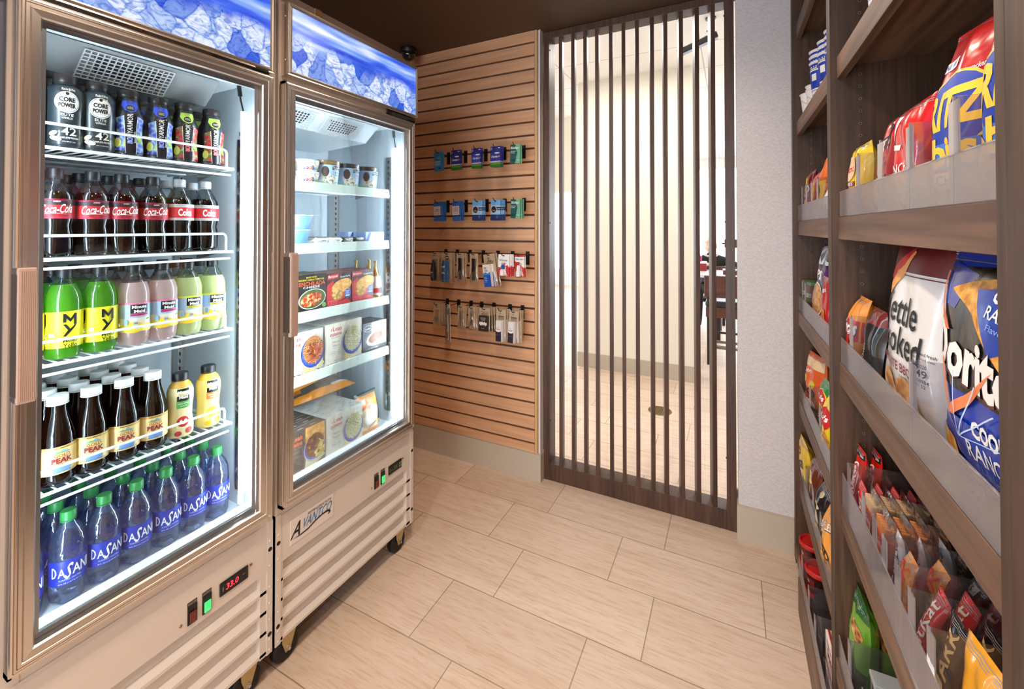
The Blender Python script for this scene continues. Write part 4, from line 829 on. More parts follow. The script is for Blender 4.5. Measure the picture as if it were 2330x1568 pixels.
ENCH = carton('frozen_enchilada_box', .122, .130, .042, ink((38, 30, 24)), ink((70, 60, 50)), [('T', 'MADE WITH', -.004, .119, .044, .006, ink((226, 206, 60))), ('T', 'ORGANIC CORN & TOMATOES', -.004, .110, .108, .006, ink((226, 206, 60))), ('T', 'ENCHILADA', 0, .096, .110, .015, ink((220, 96, 60))), ('T', 'CHEESE', -.004, .083, .070, .008, WHITE), ('E', 0, .040, .058, .036, ink((226, 226, 206)), .12), ('E', 0, .040, .055, .033, ink((70, 90, 50)), .12), ('E', -.004, .038, .046, .024, F_ENCH, .2), ('E', .050, .012, .009, .009, ink((110, 170, 90)))])
SMALLD = carton('frozen_meal_box', .05, .06, .10, BLK, BLK, [('T', 'Hamburg', 0, .03, .04, .01, WHITE)])
XF = -1.368; FZ = 'boxes of frozen meals'
def dup_box(key, mk, y, z, n, pitch, desc, group, x0=XF, cat='frozen meal box', where=''):
    for i in range(n):
        put(key, mk, (x0-pitch*i, y, z), pi/2, desc+((', front one' if n > 1 else '') if i == 0 else ', %s behind the front' % ['one', 'two', 'three', 'four', 'five', 'six', 'seven'][i-1]), cat, group if n > 1 else None)
dup_box('lsp', LSPAG, 1.056, .901, 4, .0375, 'cream frozen meal box with red spaghetti on a blue plate', 'spaghetti meal boxes', where='on the lowest freezer shelf')
dup_box('lft', LFETT, 1.240, .901, 3, .0375, 'cream frozen meal box with pale pasta on a blue plate', 'pasta meal boxes on the shelf', where='on the lowest freezer shelf')
put('lft', LFETT, (-1.545, 1.030, .901), pi/2, 'cream frozen meal box at the back behind the spaghetti boxes on the lowest freezer shelf', 'frozen meal box')
dup_box('stf', STOUF, 1.405, .901, 2, .052, 'dark silver frozen meal box with an oval emblem', 'dark silver meal boxes', where='on the lowest freezer shelf')
dup_box('lbf', LBEEF, 1.066, .549, 5, .0375, 'dark brown frozen meal box with beef and pasta', 'dark brown meal boxes', where='on the freezer floor')
dup_box('lch', LCHIC, 1.246, .549, 7, .0375, 'cream frozen meal box with creamy pasta', 'cream meal boxes on the freezer floor', where='on the freezer floor')
dup_box('ench', ENCH, 1.092, 1.122, 3, .0435, 'black frozen enchilada box', 'enchilada boxes', where='on the middle freezer shelf')
dup_box('banq', BANQ, 1.214, 1.122, 3, .0435, 'red and black pot pie box in the left column of pies', 'left column of pot pie boxes', where='on the middle freezer shelf')
dup_box('banq', BANQ, 1.336, 1.122, 3, .0435, 'red and black pot pie box in the right column of pies', 'right column of pot pie boxes', where='on the middle freezer shelf')
put('smd', SMALLD, (-1.60, 1.035, 1.122), pi/2, 'tiny black box standing far back behind the enchilada boxes', 'box')
# cones in gold and white wrappers
def cone():
    t = empty('ice_cream_cone'); mb = MB(); pr = [(.024, 0), (.026, .015), (.024, .05), (.016, .095), (.007, .125), (.003, .135), (.006, .150), (.007, .155)]
    mb.lathe(pr, M('gold_foil', (190, 150, 84), .25, .8), 20, lambda a, z: 1+.06*sin(5*a+z*60)); decal(mb, [('R', -.04, .01, .04, .09, ink((226, 214, 214))), ('R', -.04, .02, .0, .04, RED), ('E', .006, .030, .012, .016, ink((60, 30, 24)))], cyl([(r*1.07, z) for r, z in pr]), .006, .012); mb.build('wrapper', t); return t
for i, (x, y) in enumerate(((-1.385, 1.424), (-1.50, 1.425), (-1.49, 1.49), (-1.45, 1.455))):
    put('cone', cone, (x, y, 1.122), pi/2, ['wrapped ice cream cone standing at the very front beside the pot pies', 'wrapped ice cream cone half hidden behind the right pot pie box', 'wrapped ice cream cone at the back by the freezer wall', 'wrapped ice cream cone between the front one and the one by the wall'][i], 'ice cream')
# pints
pp = [(.040, 0), (.041, .002), (.0475, .074), (.0475, .078)]
def pint(lidc, art):
    def mk():
        t = empty('ice_cream_pint'); mb = MB(); mb.lathe(pp, M('sky_blue_carton', (170, 200, 226), .45), 36)
        its = [('R', -.15, 0, .15, .012, ink((120, 170, 80))), ('E', -.03, .030, .020, .022, F_ICEC), ('E', -.006, .020, .018, .016, F_ICEC), ('E', -.032, .050, .014, .020, ink((56, 34, 26))), ('P', [(-.006, .056), (.008, .062), (.036, .056), (.036, .068), (.008, .074), (-.006, .068)], BLK), ('T', 'BEN & JERRY', .016, .065, .038, .006, WHITE),
               ('T', art[0], .018, .048, .026, .008, ink(art[2])), ('T', art[1], .018, .038, .022, .006, ink(art[2])), ('E', .034, .020, .003, .006, BLK)]
        decal(mb, its, cyl(pp), .008, .02); mb.build('tub', t)
        mb = MB(); mb.lathe([(.0485, .076), (.050, .078), (.050, .092), (.048, .094), (.046, .0905), (0, .0905)], lidc, 36)
        decal(mb, [('T', art[0], 0, .085, .03, .007, ink((190, 150, 60)))], cyl([(.050, .076), (.050, .094)]), .01); mb.build('lid', t); return t
    return mk
put('pint_g', pint(M('gold_brown_lid', (104, 76, 40), .35, 0, 0, .5), ('Ice Cream', 'Sammie', (60, 50, 40))), (-1.415, 1.190, 1.587), pi/2-.1, 'ice cream pint with gold-brown lid and cookie picture, front of the top shelf', 'ice cream')
put('pint_g', None, (-1.515, 1.150, 1.587), pi/2-.3, 'ice cream pint with gold-brown lid standing behind the front gold-lidded one', 'ice cream')
put('pint_b', pint(M('black_lid', (30, 30, 34), .35, 0, 0, .5), ("S'mores", 'Fudge', (190, 50, 40))), (-1.415, 1.294, 1.587), pi/2-.1, 'ice cream pint with black lid between the gold-lidded pint and the rightmost one', 'ice cream')
put('pint_c', pint(M('black_lid'), ('Chunky', 'Monkey', (50, 50, 56))), (-1.412, 1.396, 1.587), pi/2-.1, 'rightmost black-lidded ice cream pint, its carton paler blue', 'ice cream')
# squat tubs of multi-coloured beads
pq = [(.036, 0), (.037, .002), (.044, .034), (.046, .034), (.046, .040)]
def squat():
    t = empty('snack_tub'); mb = MB(); mb.lathe(pq, M('frosty_tub', (220, 222, 224), .3), 36); its = [('R', -.14, .006, .14, .034, F_ICEC)]
    for i, c in enumerate(((60, 60, 140), (190, 30, 90), (230, 120, 40), (50, 80, 160), (120, 170, 60), (120, 40, 120), (200, 50, 50))): its += [('E', -.036+.012*i, .010, .0055, .0055, ink(c)), ('E', -.037+.012*i, .011, .0018, .0018, WHITE)]
    decal(mb, its, cyl(pq), .008); mb.build('tub', t); mb = MB(); mb.lathe([(.0465, .036), (.0465, .041), (0, .0415)], M('clear_lid', (205, 210, 212), .2), 36); mb.build('lid', t); return t
for i, (y, z) in enumerate(((1.094, 1.587), (1.094, 1.6295), (.990, 1.587), (.990, 1.6295))): put('squat', squat, (-1.41, y, z), pi/2, ['squat clear tub with coloured candy faces, lower of the right-hand pair', 'squat clear tub with coloured candy faces, on top of the right-hand pair', 'squat tub at the freezer door edge, lower of its pair', 'squat tub at the freezer door edge, upper of its pair'][i], 'tub')
# pale blue yogurt-style tubs
def btub():
    t = empty('blue_tub'); pr = [(.034, 0), (.035, .002), (.041, .048), (.043, .049)]; mb = MB(); mb.lathe(pr, M('pale_blue_tub', (112, 164, 206), .45), 32, lambda a, z: (1/max(abs(cos(a)), abs(sin(a))))**.22); mb.build('tub', t)
    mb = MB(); mb.lathe([(.045, .048), (.0455, .051), (0, .0515)], M('white_film_lid', (228, 232, 238), .3), 32, lambda a, z: (1/max(abs(cos(a)), abs(sin(a))))**.22); mb.prism([(.036, -.038), (.056, -.044), (.050, -.030)], 'Z', .0500, .0508, M('white_film_lid')); mb.build('film_lid', t); return t
put('btub', btub, (-1.41, 1.055, 1.364), pi/2, 'pale blue tub with white film lid, lower of the stacked two', 'tub'); put('btub', None, (-1.405, 1.062, 1.4165), pi/2, 'pale blue tub with white film lid, stacked on top of the other', 'tub')
def bar(l, w_, col, txt, tc, name='ice_cream_bar'):
    def mk():
        t = empty(name); mb = MB(); n = 14; V = []; F = []
        for i in range(n+1):
            x = -l/2+l*i/n; e = min(1, min(i, n-i)/2); hh = .002+.009*e
            for j in range(8): a = 2*pi*j/8; V.append((x, w_/2*cos(a)*(.9+.1*e), .010+hh*sin(a)*1.0))
        for i in range(n):
            for j in range(8): F.append((i*8+j, i*8+(j+1) % 8, (i+1)*8+(j+1) % 8, (i+1)*8+j))
        F += [tuple(range(8)), tuple(n*8+j for j in range(8))]
        mb.add(V, F, film(col), True)
        decal(mb, [('T', txt, 0, 0, l*.62, w_*.30, tc)], lambda x, y, h: (x, y, .0212+h-abs(y)*.15)); decal(mb, [('T', txt, 0, .010, l*.4, .008, tc)], lambda x, y, h: (x, -w_/2-.0004-h, y)); mb.build('wrapper', t); return t
    return mk
WB = bar(.058, .030, (228, 226, 222), 'Twix', ink((60, 50, 40))); BB = bar(.058, .030, (40, 36, 36), 'Klondike', WHITE)
for i in range(5):
    for k in range(2): put('wbar', WB, (-1.385-.036*i, 1.140+.066*k, 1.364), pi/2, 'white-wrapped ice cream bar lying flat, %s' % (['front', 'second', 'third', 'fourth', 'fifth'][i]+' in the '+['left', 'right'][k]+' column'), 'ice cream bar', 'white wrapped bars on the second freezer shelf')
for i in range(4):
    for k in range(2): put('bbar', BB, (-1.385-.036*i, 1.262+.062*k, 1.364), pi/2, 'black and white wrapped ice cream bar lying flat, %s' % (['front', 'second', 'third', 'fourth'][i]+' in the '+['left', 'right'][k]+' column'), 'ice cream bar', 'black wrapped bars on the second freezer shelf')
BLB = carton('frozen_treat_box', .108, .040, .07, ink((206, 220, 240)), ink((150, 180, 226)), [('P', [(-.053, .002), (-.034, .038), (-.020, .038), (-.036, .002)], ink((70, 110, 200))), ('E', .016, .018, .030, .012, ink((240, 245, 250))), ('P', [(-.004, .032), (.045, .034), (.03, .022), (.012, .024)], ink((170, 170, 180)))])
put('blb', BLB, (-1.375, 1.41, 1.364), pi/2, 'pale blue and white box on the right end of the second freezer shelf, front one', 'box'); put('blb', None, (-1.448, 1.385, 1.364), pi/2, 'pale blue box partly hidden behind the front pale blue one', 'box')
# bags
def vbag(w, h, d, bend=0, seal=.10, wr=.006, puff=.55, seed=0):
    wr *= .6
    """front surface of a pillow bag: (x, y) in metres -> point; origin bottom centre, front to -Y"""
    def th(x, y):
        u = min(1, abs(2*x/w)); v = min(1, max(0, y/h)); e = max(0, 1-u**2.6)**puff; s = max(0, sin(pi*min(1, max(0, (v-.03)/.94))))**.42
        k = d/2*e*s; k += wr*e*s*(sin(15*x/w+seed+5*v)*.6+sin(13*v+5*x/w+seed*2)*.5+.35*sin(34*x/w+9*v)*abs(2*v-1)**2)*(.4+.6*abs(2*v-1)); return k
    def f(x, y, h_, side=-1):
        v = y/h; xx = x*(1-.10*sin(pi*min(1, max(0, v)))+.02*sin(9*v+seed))
        return (xx+bend*v*v*h, side*(th(x, y)+h_)+.012*sin(3*v+seed)*v, y)
    return f
def baglike(name, w, h, d, col, items, seed=0, seam=None, crimp=True, wr=.006, step=.011, bend=0, puff=.55):
    def mk():
        t = empty(name); f = vbag(w, h, d, seed=seed, wr=wr, bend=bend, puff=puff); mb = MB(); nx, ny = 22, 28
        for side in (-1, 1):
            V = [f(-w/2+w*i/nx, h*j/ny, 0, side) for j in range(ny+1) for i in range(nx+1)]
            F = [(j*(nx+1)+i, j*(nx+1)+i+1, (j+1)*(nx+1)+i+1, (j+1)*(nx+1)+i) for j in range(ny) for i in range(nx)]
            mb.add(V, F, col if side < 0 or seam is None else seam, True)
        its = [(it if it[0] != 'R' else ('R', max(it[1], -w/2), max(it[2], 0), min(it[3], w/2), min(it[4], h), it[5])) for it in items]
        decal(mb, its, f, step, step, lift=.00022, base=.0009)
        if crimp:
            for yy in [h-.004-.0035*k for k in range(4)]:
                decal(mb, [('R', -w/2+.001, yy, w/2-.001, yy+.0012, film((150, 150, 155)))], f, step, None, base=.0005)
        mb.build('bag_film', t); return t
    return mk
WING = baglike('frozen_wings_bag', .125, .155, .05, film((226, 140, 60)), [('P', [(-.05, .02), (.05, .02), (.052, .10), (.0, .125), (-.05, .10)], ink((238, 214, 180))), ('T', 'Wings', -.02, .110, .05, .018, ink((170, 60, 60)), .1), ('E', .0, .065, .038, .028, ink((250, 246, 236))), ('T', 'chicken', .012, .035, .06, .012, ink((120, 60, 40)), .35)], 3)
put('wing', WING, (-1.385, 1.385, .549), pi/2, 'orange frozen wings bag leaning at the front right of the freezer floor', 'bag of food', rx=-.18)
GBAG = baglike('frozen_bag', .13, .15, .045, film((30, 54, 44)), [('T', 'bites', 0, .09, .08, .02, WHITE, .5), ('R', -.06, .0, .06, .02, ink((220, 170, 60)))], 5)
put('gbag', GBAG, (-1.425, 1.43, .549), pi/2, 'dark green frozen bag tucked behind the orange wings bag', 'bag of food', rx=-.12)
OBAG = baglike('frozen_bag', .30, .24, .055, thin('frosty_clear_bag', (200, 196, 190), .15, .55, (150, 140, 128), .5), [('R', -.15, .0, .15, .035, film((222, 140, 44))), ('R', -.15, .205, .15, .24, film((222, 140, 44))), ('P', [(-.15, .05), (-.09, .05), (-.05, .20), (-.15, .20)], film((204, 128, 50))), ('R', .05, .03, .14, .04, WHITE)], 2, wr=.012)
put('obag', OBAG, (-1.50, 1.22, .800), pi/2+.2, 'clear and orange frozen bag lying across the top at the back, upper one', 'bag of food', rx=radians(-80)); put('obag', None, (-1.50, 1.27, .732), pi/2-.05, 'clear and orange frozen bag at the back, beneath the upper one', 'bag of food', rx=radians(-80))
# ================================================================ goods on hooks of the slat wall
HK = M('black_hook', (16, 16, 16), .4)
def hook():
    t = empty('display_hook'); mb = MB(); mb.box(-.012, -.0015, -.066, .012, 0, .010, HK, .0006); mb.build('hook_plate', t)
    mb = MB(); mb.tube([(0, 0, -.010), (0, -.06, -.012), (0, -.126, -.010), (0, -.136, -.004), (0, -.140, .006)], .0022, HK, 8); mb.build('prong', t); return t
HOLE = lambda y: ('E', 0, y, .006, .0022, ink((70, 50, 38)))
def card(name, w, h, base, items, extra=None, th=.0012):
    """hanging pack: origin at the hanger hole, front -Y"""
    def mk():
        t = empty(name); mb = MB(); mb.T = Matrix.Translation((0, 0, -h+.008)); mb.box(-w/2, 0, 0, w/2, th, h, base, .0005)
        decal(mb, list(items)+[HOLE(h-.008)], flat(0)); mb.build('card', t)
        if extra: extra(t, -h+.008)
        return t
    return mk
def blisterbox(w, z0, z1, d, mat, its=()):
    def f(t, o):
        mb = MB(); mb.T = Matrix.Translation((0, 0, o)); mb.box(-w/2, -d, z0, w/2, 0, z1, mat, .002)
        decal(mb, list(its), flat(-d)); mb.build('pack', t)
    return f
def bagover(w, h): 
    def f(t, o):
        mb = MB(); mb.T = Matrix.Translation((0, 0, o)); n = 8; fn = vbag(w, h, .016, wr=.002, puff=.7)
        mb.add([fn(-w/2+w*i/n, h*j/n, .0015) for j in range(n+1) for i in range(n+1)], [(j*(n+1)+i, j*(n+1)+i+1, (j+1)*(n+1)+i+1, (j+1)*(n+1)+i) for j in range(n) for i in range(n)], BLISTER, True); mb.build('blister', t)
    return f
def both(*fs):
    def g(t, o):
        for f in fs: f(t, o)
    return g
KR = ink((186, 164, 138))
MIDOL = card('medicine_packet', .066, .115, ink((52, 140, 206)), [('P', [(-.03, .03), (-.03, .07), (.0, .084), (.02, .086), (.02, .03)], ink((96, 170, 222))), ('T', 'Midol', -.004, .068, .034, .013, BLK, 0, .1), ('T', 'Complete', -.003, .054, .038, .009, WHITE), ('R', -.024, .042, .018, .0435, WHITE), ('R', -.024, .036, .010, .0375, WHITE), ('R', .004, .012, .022, .019, NAVY)], th=.003)
def clar(br): 
    return card('allergy_packet', .068, .116, ink((40, 46, 130)), [('R', -.034, 0, .034, .018, ink((50, 110, 40))), ('E', 0, .020, .036, .007, ink((80, 150, 50))), ('R', -.034, .026, .034, .034, ink((190, 150, 200))), ('R', -.026, .034, .026, .084, ink((56, 76, 170) if br else (44, 56, 140))), ('E', .010, .078, .016, .0035, WHITE), ('E', -.026, .103, .005, .006, WHITE), ('E', -.026, .103, .0035, .0045, NAVY), ('T', 'Claritin', -.004, .058, .042, .012, WHITE, 0, .15), ('R', .022, .055, .028, .062, ink((220, 170, 60))), ('R', -.030, .028, .012, .030, WHITE), ('R', .018, .104, .030, .108, WHITE)], th=.003)
BLIS = card('lip_balm_packet', .062, .104, ink((24, 84, 84)), [('P', [(.0, .0), (.031, .0), (.031, .104), (-.012, .104), (.014, .06)], ink((110, 176, 140))), ('T', 'Blistex', -.002, .086, .048, .013, WHITE), ('T', 'MEDICATED', -.011, .066, .030, .005, WHITE), ('T', 'LIP BALM', -.015, .058, .022, .005, WHITE), ('R', -.028, .012, .012, .024, ink((16, 60, 64))), ('T', 'Blistex', .016, .018, .022, .006, WHITE)], th=.004)
ALKA = card('medicine_packet', .062, .116, ink((44, 108, 190)), [('R', -.031, .034, .022, .088, ink((214, 206, 214))), ('E', -.005, .062, .018, .020, ink((60, 60, 80))), ('E', -.005, .062, .0165, .0185, ink((222, 214, 220))), ('T', 'Alka', -.005, .070, .020, .007, BLK, 0, .2), ('T', 'Seltzer', -.005, .060, .026, .007, BLK, 0, .2), ('R', -.031, .028, .031, .033, NAVY)], th=.003)
BLUD = card('medicine_packet', .066, .116, ink((36, 90, 176)), [('P', [(-.033, .06), (-.033, .116), (.033, .116), (.033, .09)], ink((110, 170, 224))), ('R', -.033, .034, .033, .086, ink((150, 196, 230))), ('R', .004, .058, .033, .076, NAVY), ('T', 'Cold', .018, .067, .022, .008, WHITE), ('E', -.012, .062, .019, .021, ink((230, 226, 226))), ('E', -.012, .062, .017, .019, ink((40, 40, 50))), ('T', 'Plus', -.010, .056, .018, .007, ink((230, 180, 60))), ('R', -.033, 0, .033, .032, ink((34, 50, 96))), ('R', .008, .012, .020, .030, ink((70, 90, 140)))], th=.003)
def tube_item(pr, mat, cx=0, dz=0, capm=None, zc=None, its=()):
    def f(t, o):
        mb = MB(); mb.T = Matrix.Translation((cx, -.014, o+dz)); mb.lathe(pr, mat, 20)
        if its: decal(mb, its, cyl(pr), .005)
        mb.build('bottle', t)
    return f
DARKB = card('travel_bottle_pack', .062, .175, KR, [('T', 'DEODORANT', -.004, .156, .04, .004, BLK)], both(tube_item([(.013, 0), (.016, .01), (.016, .07), (.012, .09), (.007, .112), (.006, .125)], M('dark_green_bottle', (26, 34, 32), .3), -.004, .006, its=[('R', -.012, .02, .012, .06, ink((60, 70, 70))), ('T', 'DRY', 0, .05, .016, .007, WHITE)]), bagover(.062, .14)))
DEP = card('gel_tube_pack', .074, .178, KR, [('E', 0, .148, .015, .012, BLK), ('T', 'DEP', 0, .148, .022, .010, WHITE)], both(tube_item([(.014, 0), (.015, .018), (.015, .02), (.0175, .022), (.018, .09), (.014, .126)], M('blue_gel', (40, 80, 130), .25), -.006, .006, its=[('T', 'DEP', 0, .09, .022, .010, WHITE), ('T', 'GEL', .002, .055, .020, .010, WHITE), ('R', -.05, .0, .05, .020, ink((46, 90, 130)))]), bagover(.074, .14)))
def comb(t, o):
    mb = MB(); mb.box(-.013, -.004, .012+o, .006, -.001, .138+o, M('dark_comb', (24, 20, 18), .4), .0012)
    for k in range(30): mb.box(.006, -.0035, .016+k*.004+o, .012, -.0015, .018+k*.004+o, M('dark_comb'))
    mb.build('comb', t)
COMB = card('comb_pack', .056, .166, KR, [('T', 'Comb', 0, .146, .018, .006, BLK)], both(comb, bagover(.056, .14)))
def renu(t, o):
    mb = MB(); mb.T = Matrix.Translation((-.006, 0, o)) @ Matrix.Rotation(.02, 4, 'Y'); w2, d2 = .024, .036
    mb.box(-w2, -d2, .004, w2, -.002, .128, ink((236, 232, 226)), .001)
    decal(mb, [('R', -w2, .004, w2, .078, ink((28, 84, 180))), ('P', [(-w2, .078), (-.01, .086), (.006, .078), (w2, .086), (w2, .07), (-w2, .07)], ink((60, 140, 214))), ('T', 're-', -.006, .108, .018, .012, NAVY), ('T', 'nu', -.002, .094, .018, .010, NAVY)]+[('R', -.018, .030+.009*k, .000, .033+.009*k, ink((140, 190, 230))) for k in range(4)], flat(-d2)); mb.build('pack', t)
RENU = card('lens_solution_pack', .078, .185, KR, [('T', 're-', -.004, .160, .020, .012, BLK), ('T', 'nu', 0, .147, .022, .011, BLK)], both(renu, bagover(.078, .15)))
def vis(red, nm): 
    its = [('R', -.034, 0, .034, .05, RED), ('P', [(-.034, .05), (-.01, .05), (.004, .078), (.014, .058), (.022, .066), (.034, .05)], RED), ('T', nm, -.003, .090, .050, .012, NAVY if not red else BLK)] if not red else [('P', [(-.03, 0), (.03, 0), (.03, .05), (-.03, .09)], ink((196, 40, 30))), ('E', -.010, .078, .014, .006, RED), ('R', -.03, .112, .03, .122, ink((190, 60, 30))), ('T', nm, 0, .098, .052, .011, NAVY)]
    def bt(t, o):
        mb = MB(); mb.T = Matrix.Translation((-.004, -.010, o)); mb.lathe([(.012, .006), (.013, .01), (.013, .032), (.007, .04), (.007, .042)], M('white_dropper', (232, 232, 236), .3), 18); mb.lathe([(.008, .042), (.008, .054), (.003, .066), (0, .067)], M('blue_dropper_cap', (40, 80, 170), .3) if not red else M('white_dropper'), 18); mb.build('dropper_bottle', t)
    return card('eye_drops_pack', .068 if not red else .060, .122, WHITE, its, both(bt, bagover(.050, .08)))
VISI, CLEAR = vis(0, 'Visine'), vis(1, 'Clear eyes')
def clipk(t, o): mb = MB(); mb.box(-.006, -.006, .025+o, .014, -.001, .055+o, CHROME, .001); mb.box(-.008, -.007, .030+o, .004, -.002, .050+o, M('grey_razor', (110, 110, 118), .4), .001); mb.build('clip', t)
CLIP = card('small_razor_pack', .050, .132, KR, [('T', 'Razor', 0, .116, .020, .005, BLK), ('T', 'Pack', 0, .108, .016, .005, BLK)], both(clipk, bagover(.05, .10)))
def tbr():
    t = empty('toothbrush_pack'); mb = MB(); mb.box(-.013, 0, -.208, .013, .001, .008, M('pale_card', (200, 206, 206), .4)); mb.build('card', t)
    mb = MB(); mb.tube([(0, -.006, -.200), (0, -.007, -.165), (.001, -.008, -.130), (0, -.009, -.105), (0, -.007, -.075), (0, -.007, -.030), (0, -.007, -.014)], [.004, .0045, .006, .0075, .004, .003, .0045], M('white_brush_handle', (230, 234, 236), .3), 12); mb.tube([(0, -.014, -.135), (0, -.0165, -.110), (0, -.013, -.088)], [.001, .0028, .001], M('dark_grip', (34, 56, 66), .4), 10); mb.tube([(0, -.012, -.185), (0, -.012, -.150)], .0022, M('dark_grip'), 8)
    mb.box(-.006, -.018, -.050, .006, -.009, -.018, M('teal_bristle', (90, 170, 190), .6), .002); mb.build('toothbrush', t); mb = MB(); mb.box(-.012, -.021, -.205, .012, -.0005, -.008, BLISTER, .004); mb.build('blister', t); return t
def tweez(t, o):
    mb = MB(); 
    for s in (-1, 1): mb.tube([(s*.0006, -.006, .100+o), (s*.004, -.006, .06+o), (s*.0008, -.006, .012+o)], [.002, .0022, .0008], CHROME, 8)
    mb.build('tweezers', t)
TWEE = card('tweezers_pack', .052, .133, KR, [('T', 'Tweezer', 0, .114, .026, .005, BLK)], both(tweez, bagover(.052, .11)))
def nailc(t, o):
    mb = MB(); mb.box(-.006, -.008, .030+o, .006, -.002, .092+o, CHROME, .0015); mb.tube([(-.006, -.010, .090+o), (.004, -.014, .060+o)], .0035, CHROME, 8); mb.tube([(0, -.006, .03+o), (.004, -.006, .018+o), (0, -.006, .010+o), (-.004, -.006, .018+o), (0, -.006, .03+o)], .001, CHROME, 6); mb.build('clipper', t)
NAIL = card('nail_clipper_pack', .050, .133, KR, [('T', 'Nail', 0, .118, .018, .006, BLK), ('T', 'Clipper', 0, .108, .026, .006, BLK)], both(nailc, bagover(.05, .11)))
PLAY = card('playing_cards_pack', .072, .134, KR, [('T', 'Playing Cards', 0, .112, .050, .006, BLK)], both(blisterbox(.060, .006, .092, .016, ink((46, 34, 28)), [('T', 'PLAYING', 0, .080, .034, .007, ink((200, 190, 170))), ('T', 'CARDS', 0, .070, .028, .007, ink((200, 190, 170))), ('P', [(-.026, .048), (-.020, .060), (-.008, .052), (-.014, .036)], WHITE), ('P', [(-.014, .052), (-.004, .062), (.004, .050), (-.006, .036)], WHITE), ('P', [(0, .050), (.010, .062), (.018, .054), (.006, .036)], WHITE), ('P', [(.012, .048), (.024, .058), (.026, .044), (.012, .034)], WHITE), ('E', .012, .040, .004, .004, BLK), ('T', 'CASINO', 0, .022, .02, .004, ink((200, 190, 170)))]), bagover(.072, .11)))
KOT = card('hygiene_pack', .062, .176, KR, [('T', 'U', -.004, .154, .008, .008, BLK), ('T', 'kotex', 0, .140, .034, .010, BLK)], both(blisterbox(.046, .004, .118, .022, ink((226, 220, 216)), [('R', -.023, .004, .012, .058, ink((38, 32, 42))), ('E', -.0055, .058, .0175, .010, ink((38, 32, 42))), ('E', -.0055, .066, .017, .010, ink((236, 232, 230))), ('T', 'U', -.006, .082, .006, .006, BLK), ('T', 'kotex', -.005, .072, .024, .008, BLK), ('T', 'tampons', -.006, .040, .022, .006, ink((120, 80, 170))), ('R', .014, .006, .022, .116, ink((204, 196, 192)))]), bagover(.062, .145)))
PY = 2.1355
HOOKROWS = [(1.880, [(-1.578, 'midol', MIDOL, 2, 'light blue pain relief packet'), (-1.451, 'clar', clar(0), 2, 'dark blue allergy packet with green foot, in the left stack'), (-1.308, 'clar2', clar(1), 2, 'bright-panelled blue allergy packet, in the middle stack'), (-1.182, 'clar', clar(0), 3, 'dark blue allergy packet with green foot, in the right stack'), (-1.058, 'blis', BLIS, 2, 'green lip balm packet on the upper hook row')]),
            (1.579, [(-1.581, 'alka', ALKA, 4, 'blue packet with pale square, in the far left stack'), (-1.446, 'alka', ALKA, 3, 'blue packet with pale square, in the second stack'), (-1.300, 'cold', BLUD, 3, 'blue cold remedy packet, in the stack left of centre'), (-1.180, 'cold', BLUD, 4, 'blue cold remedy packet, in the stack beside the green packets'), (-1.056, 'blis', BLIS, 3, 'green lip balm packet on the second hook row')]),
            (1.274, [(-1.596, 'darkb', DARKB, 2, 'packed dark deodorant bottle'), (-1.510, 'dep', DEP, 2, 'packed blue hair gel tube'), (-1.418, 'comb', COMB, 2, 'packed dark comb, in the left stack'), (-1.324, 'comb', COMB, 1, 'packed dark comb hanging singly'), (-1.225, 'renu', RENU, 2, 'tilted lens solution pack with blue and white box'), (-1.129, 'visi', VISI, 4, 'white and red eye drops pack'), (-1.034, 'clear', CLEAR, 2, 'red and pale eye drops pack at the right end')]),
            (.967, [(-1.584, 'clip', CLIP, 4, 'small razor pack'), (-1.500, 'tbr', tbr, 1, 'toothbrush pack with white and teal brush'), (-1.410, 'twee', TWEE, 2, 'tweezers pack'), (-1.336, 'nail', NAIL, 3, 'nail clipper pack'), (-1.252, 'play', PLAY, 4, 'playing cards pack with fanned cards'), (-1.146, 'kot', KOT, 3, 'white and black hygiene pack, in the left stack'), (-1.066, 'kot', KOT, 3, 'white and black hygiene pack, in the right stack')])]
RWN = ['top hook row', 'second hook row', 'third hook row', 'bottom hook row']
for ri, (z, cols) in enumerate(HOOKROWS):
    for ci, (x, k, mk, n, desc) in enumerate(cols):
        put('hook', hook, (x, 2.2455, z+.004), 0, 'black display hook, %s, %s from the left' % (RWN[ri], ['first', 'second', 'third', 'fourth', 'fifth', 'sixth', 'seventh'][ci]), 'hook', 'slat wall hooks')
        for j in range(n):
            o = put(k, mk, (x+.004*j, PY+.0105*j*(1.9 if k in ('play', 'kot', 'darkb', 'dep', 'comb', 'renu') else 1), z-.0082), radians(random.uniform(-7, 2)), desc+(', front one' if j == 0 else ', %s behind the front' % ['one', 'two', 'three'][j-1]) if n > 1 else desc+', %s' % RWN[ri], 'packet', ('%s stack, %s' % (desc.split(',')[0], RWN[ri])) if n > 1 else None, ry=radians(-9 if k == 'renu' else random.uniform(-2, 2)))
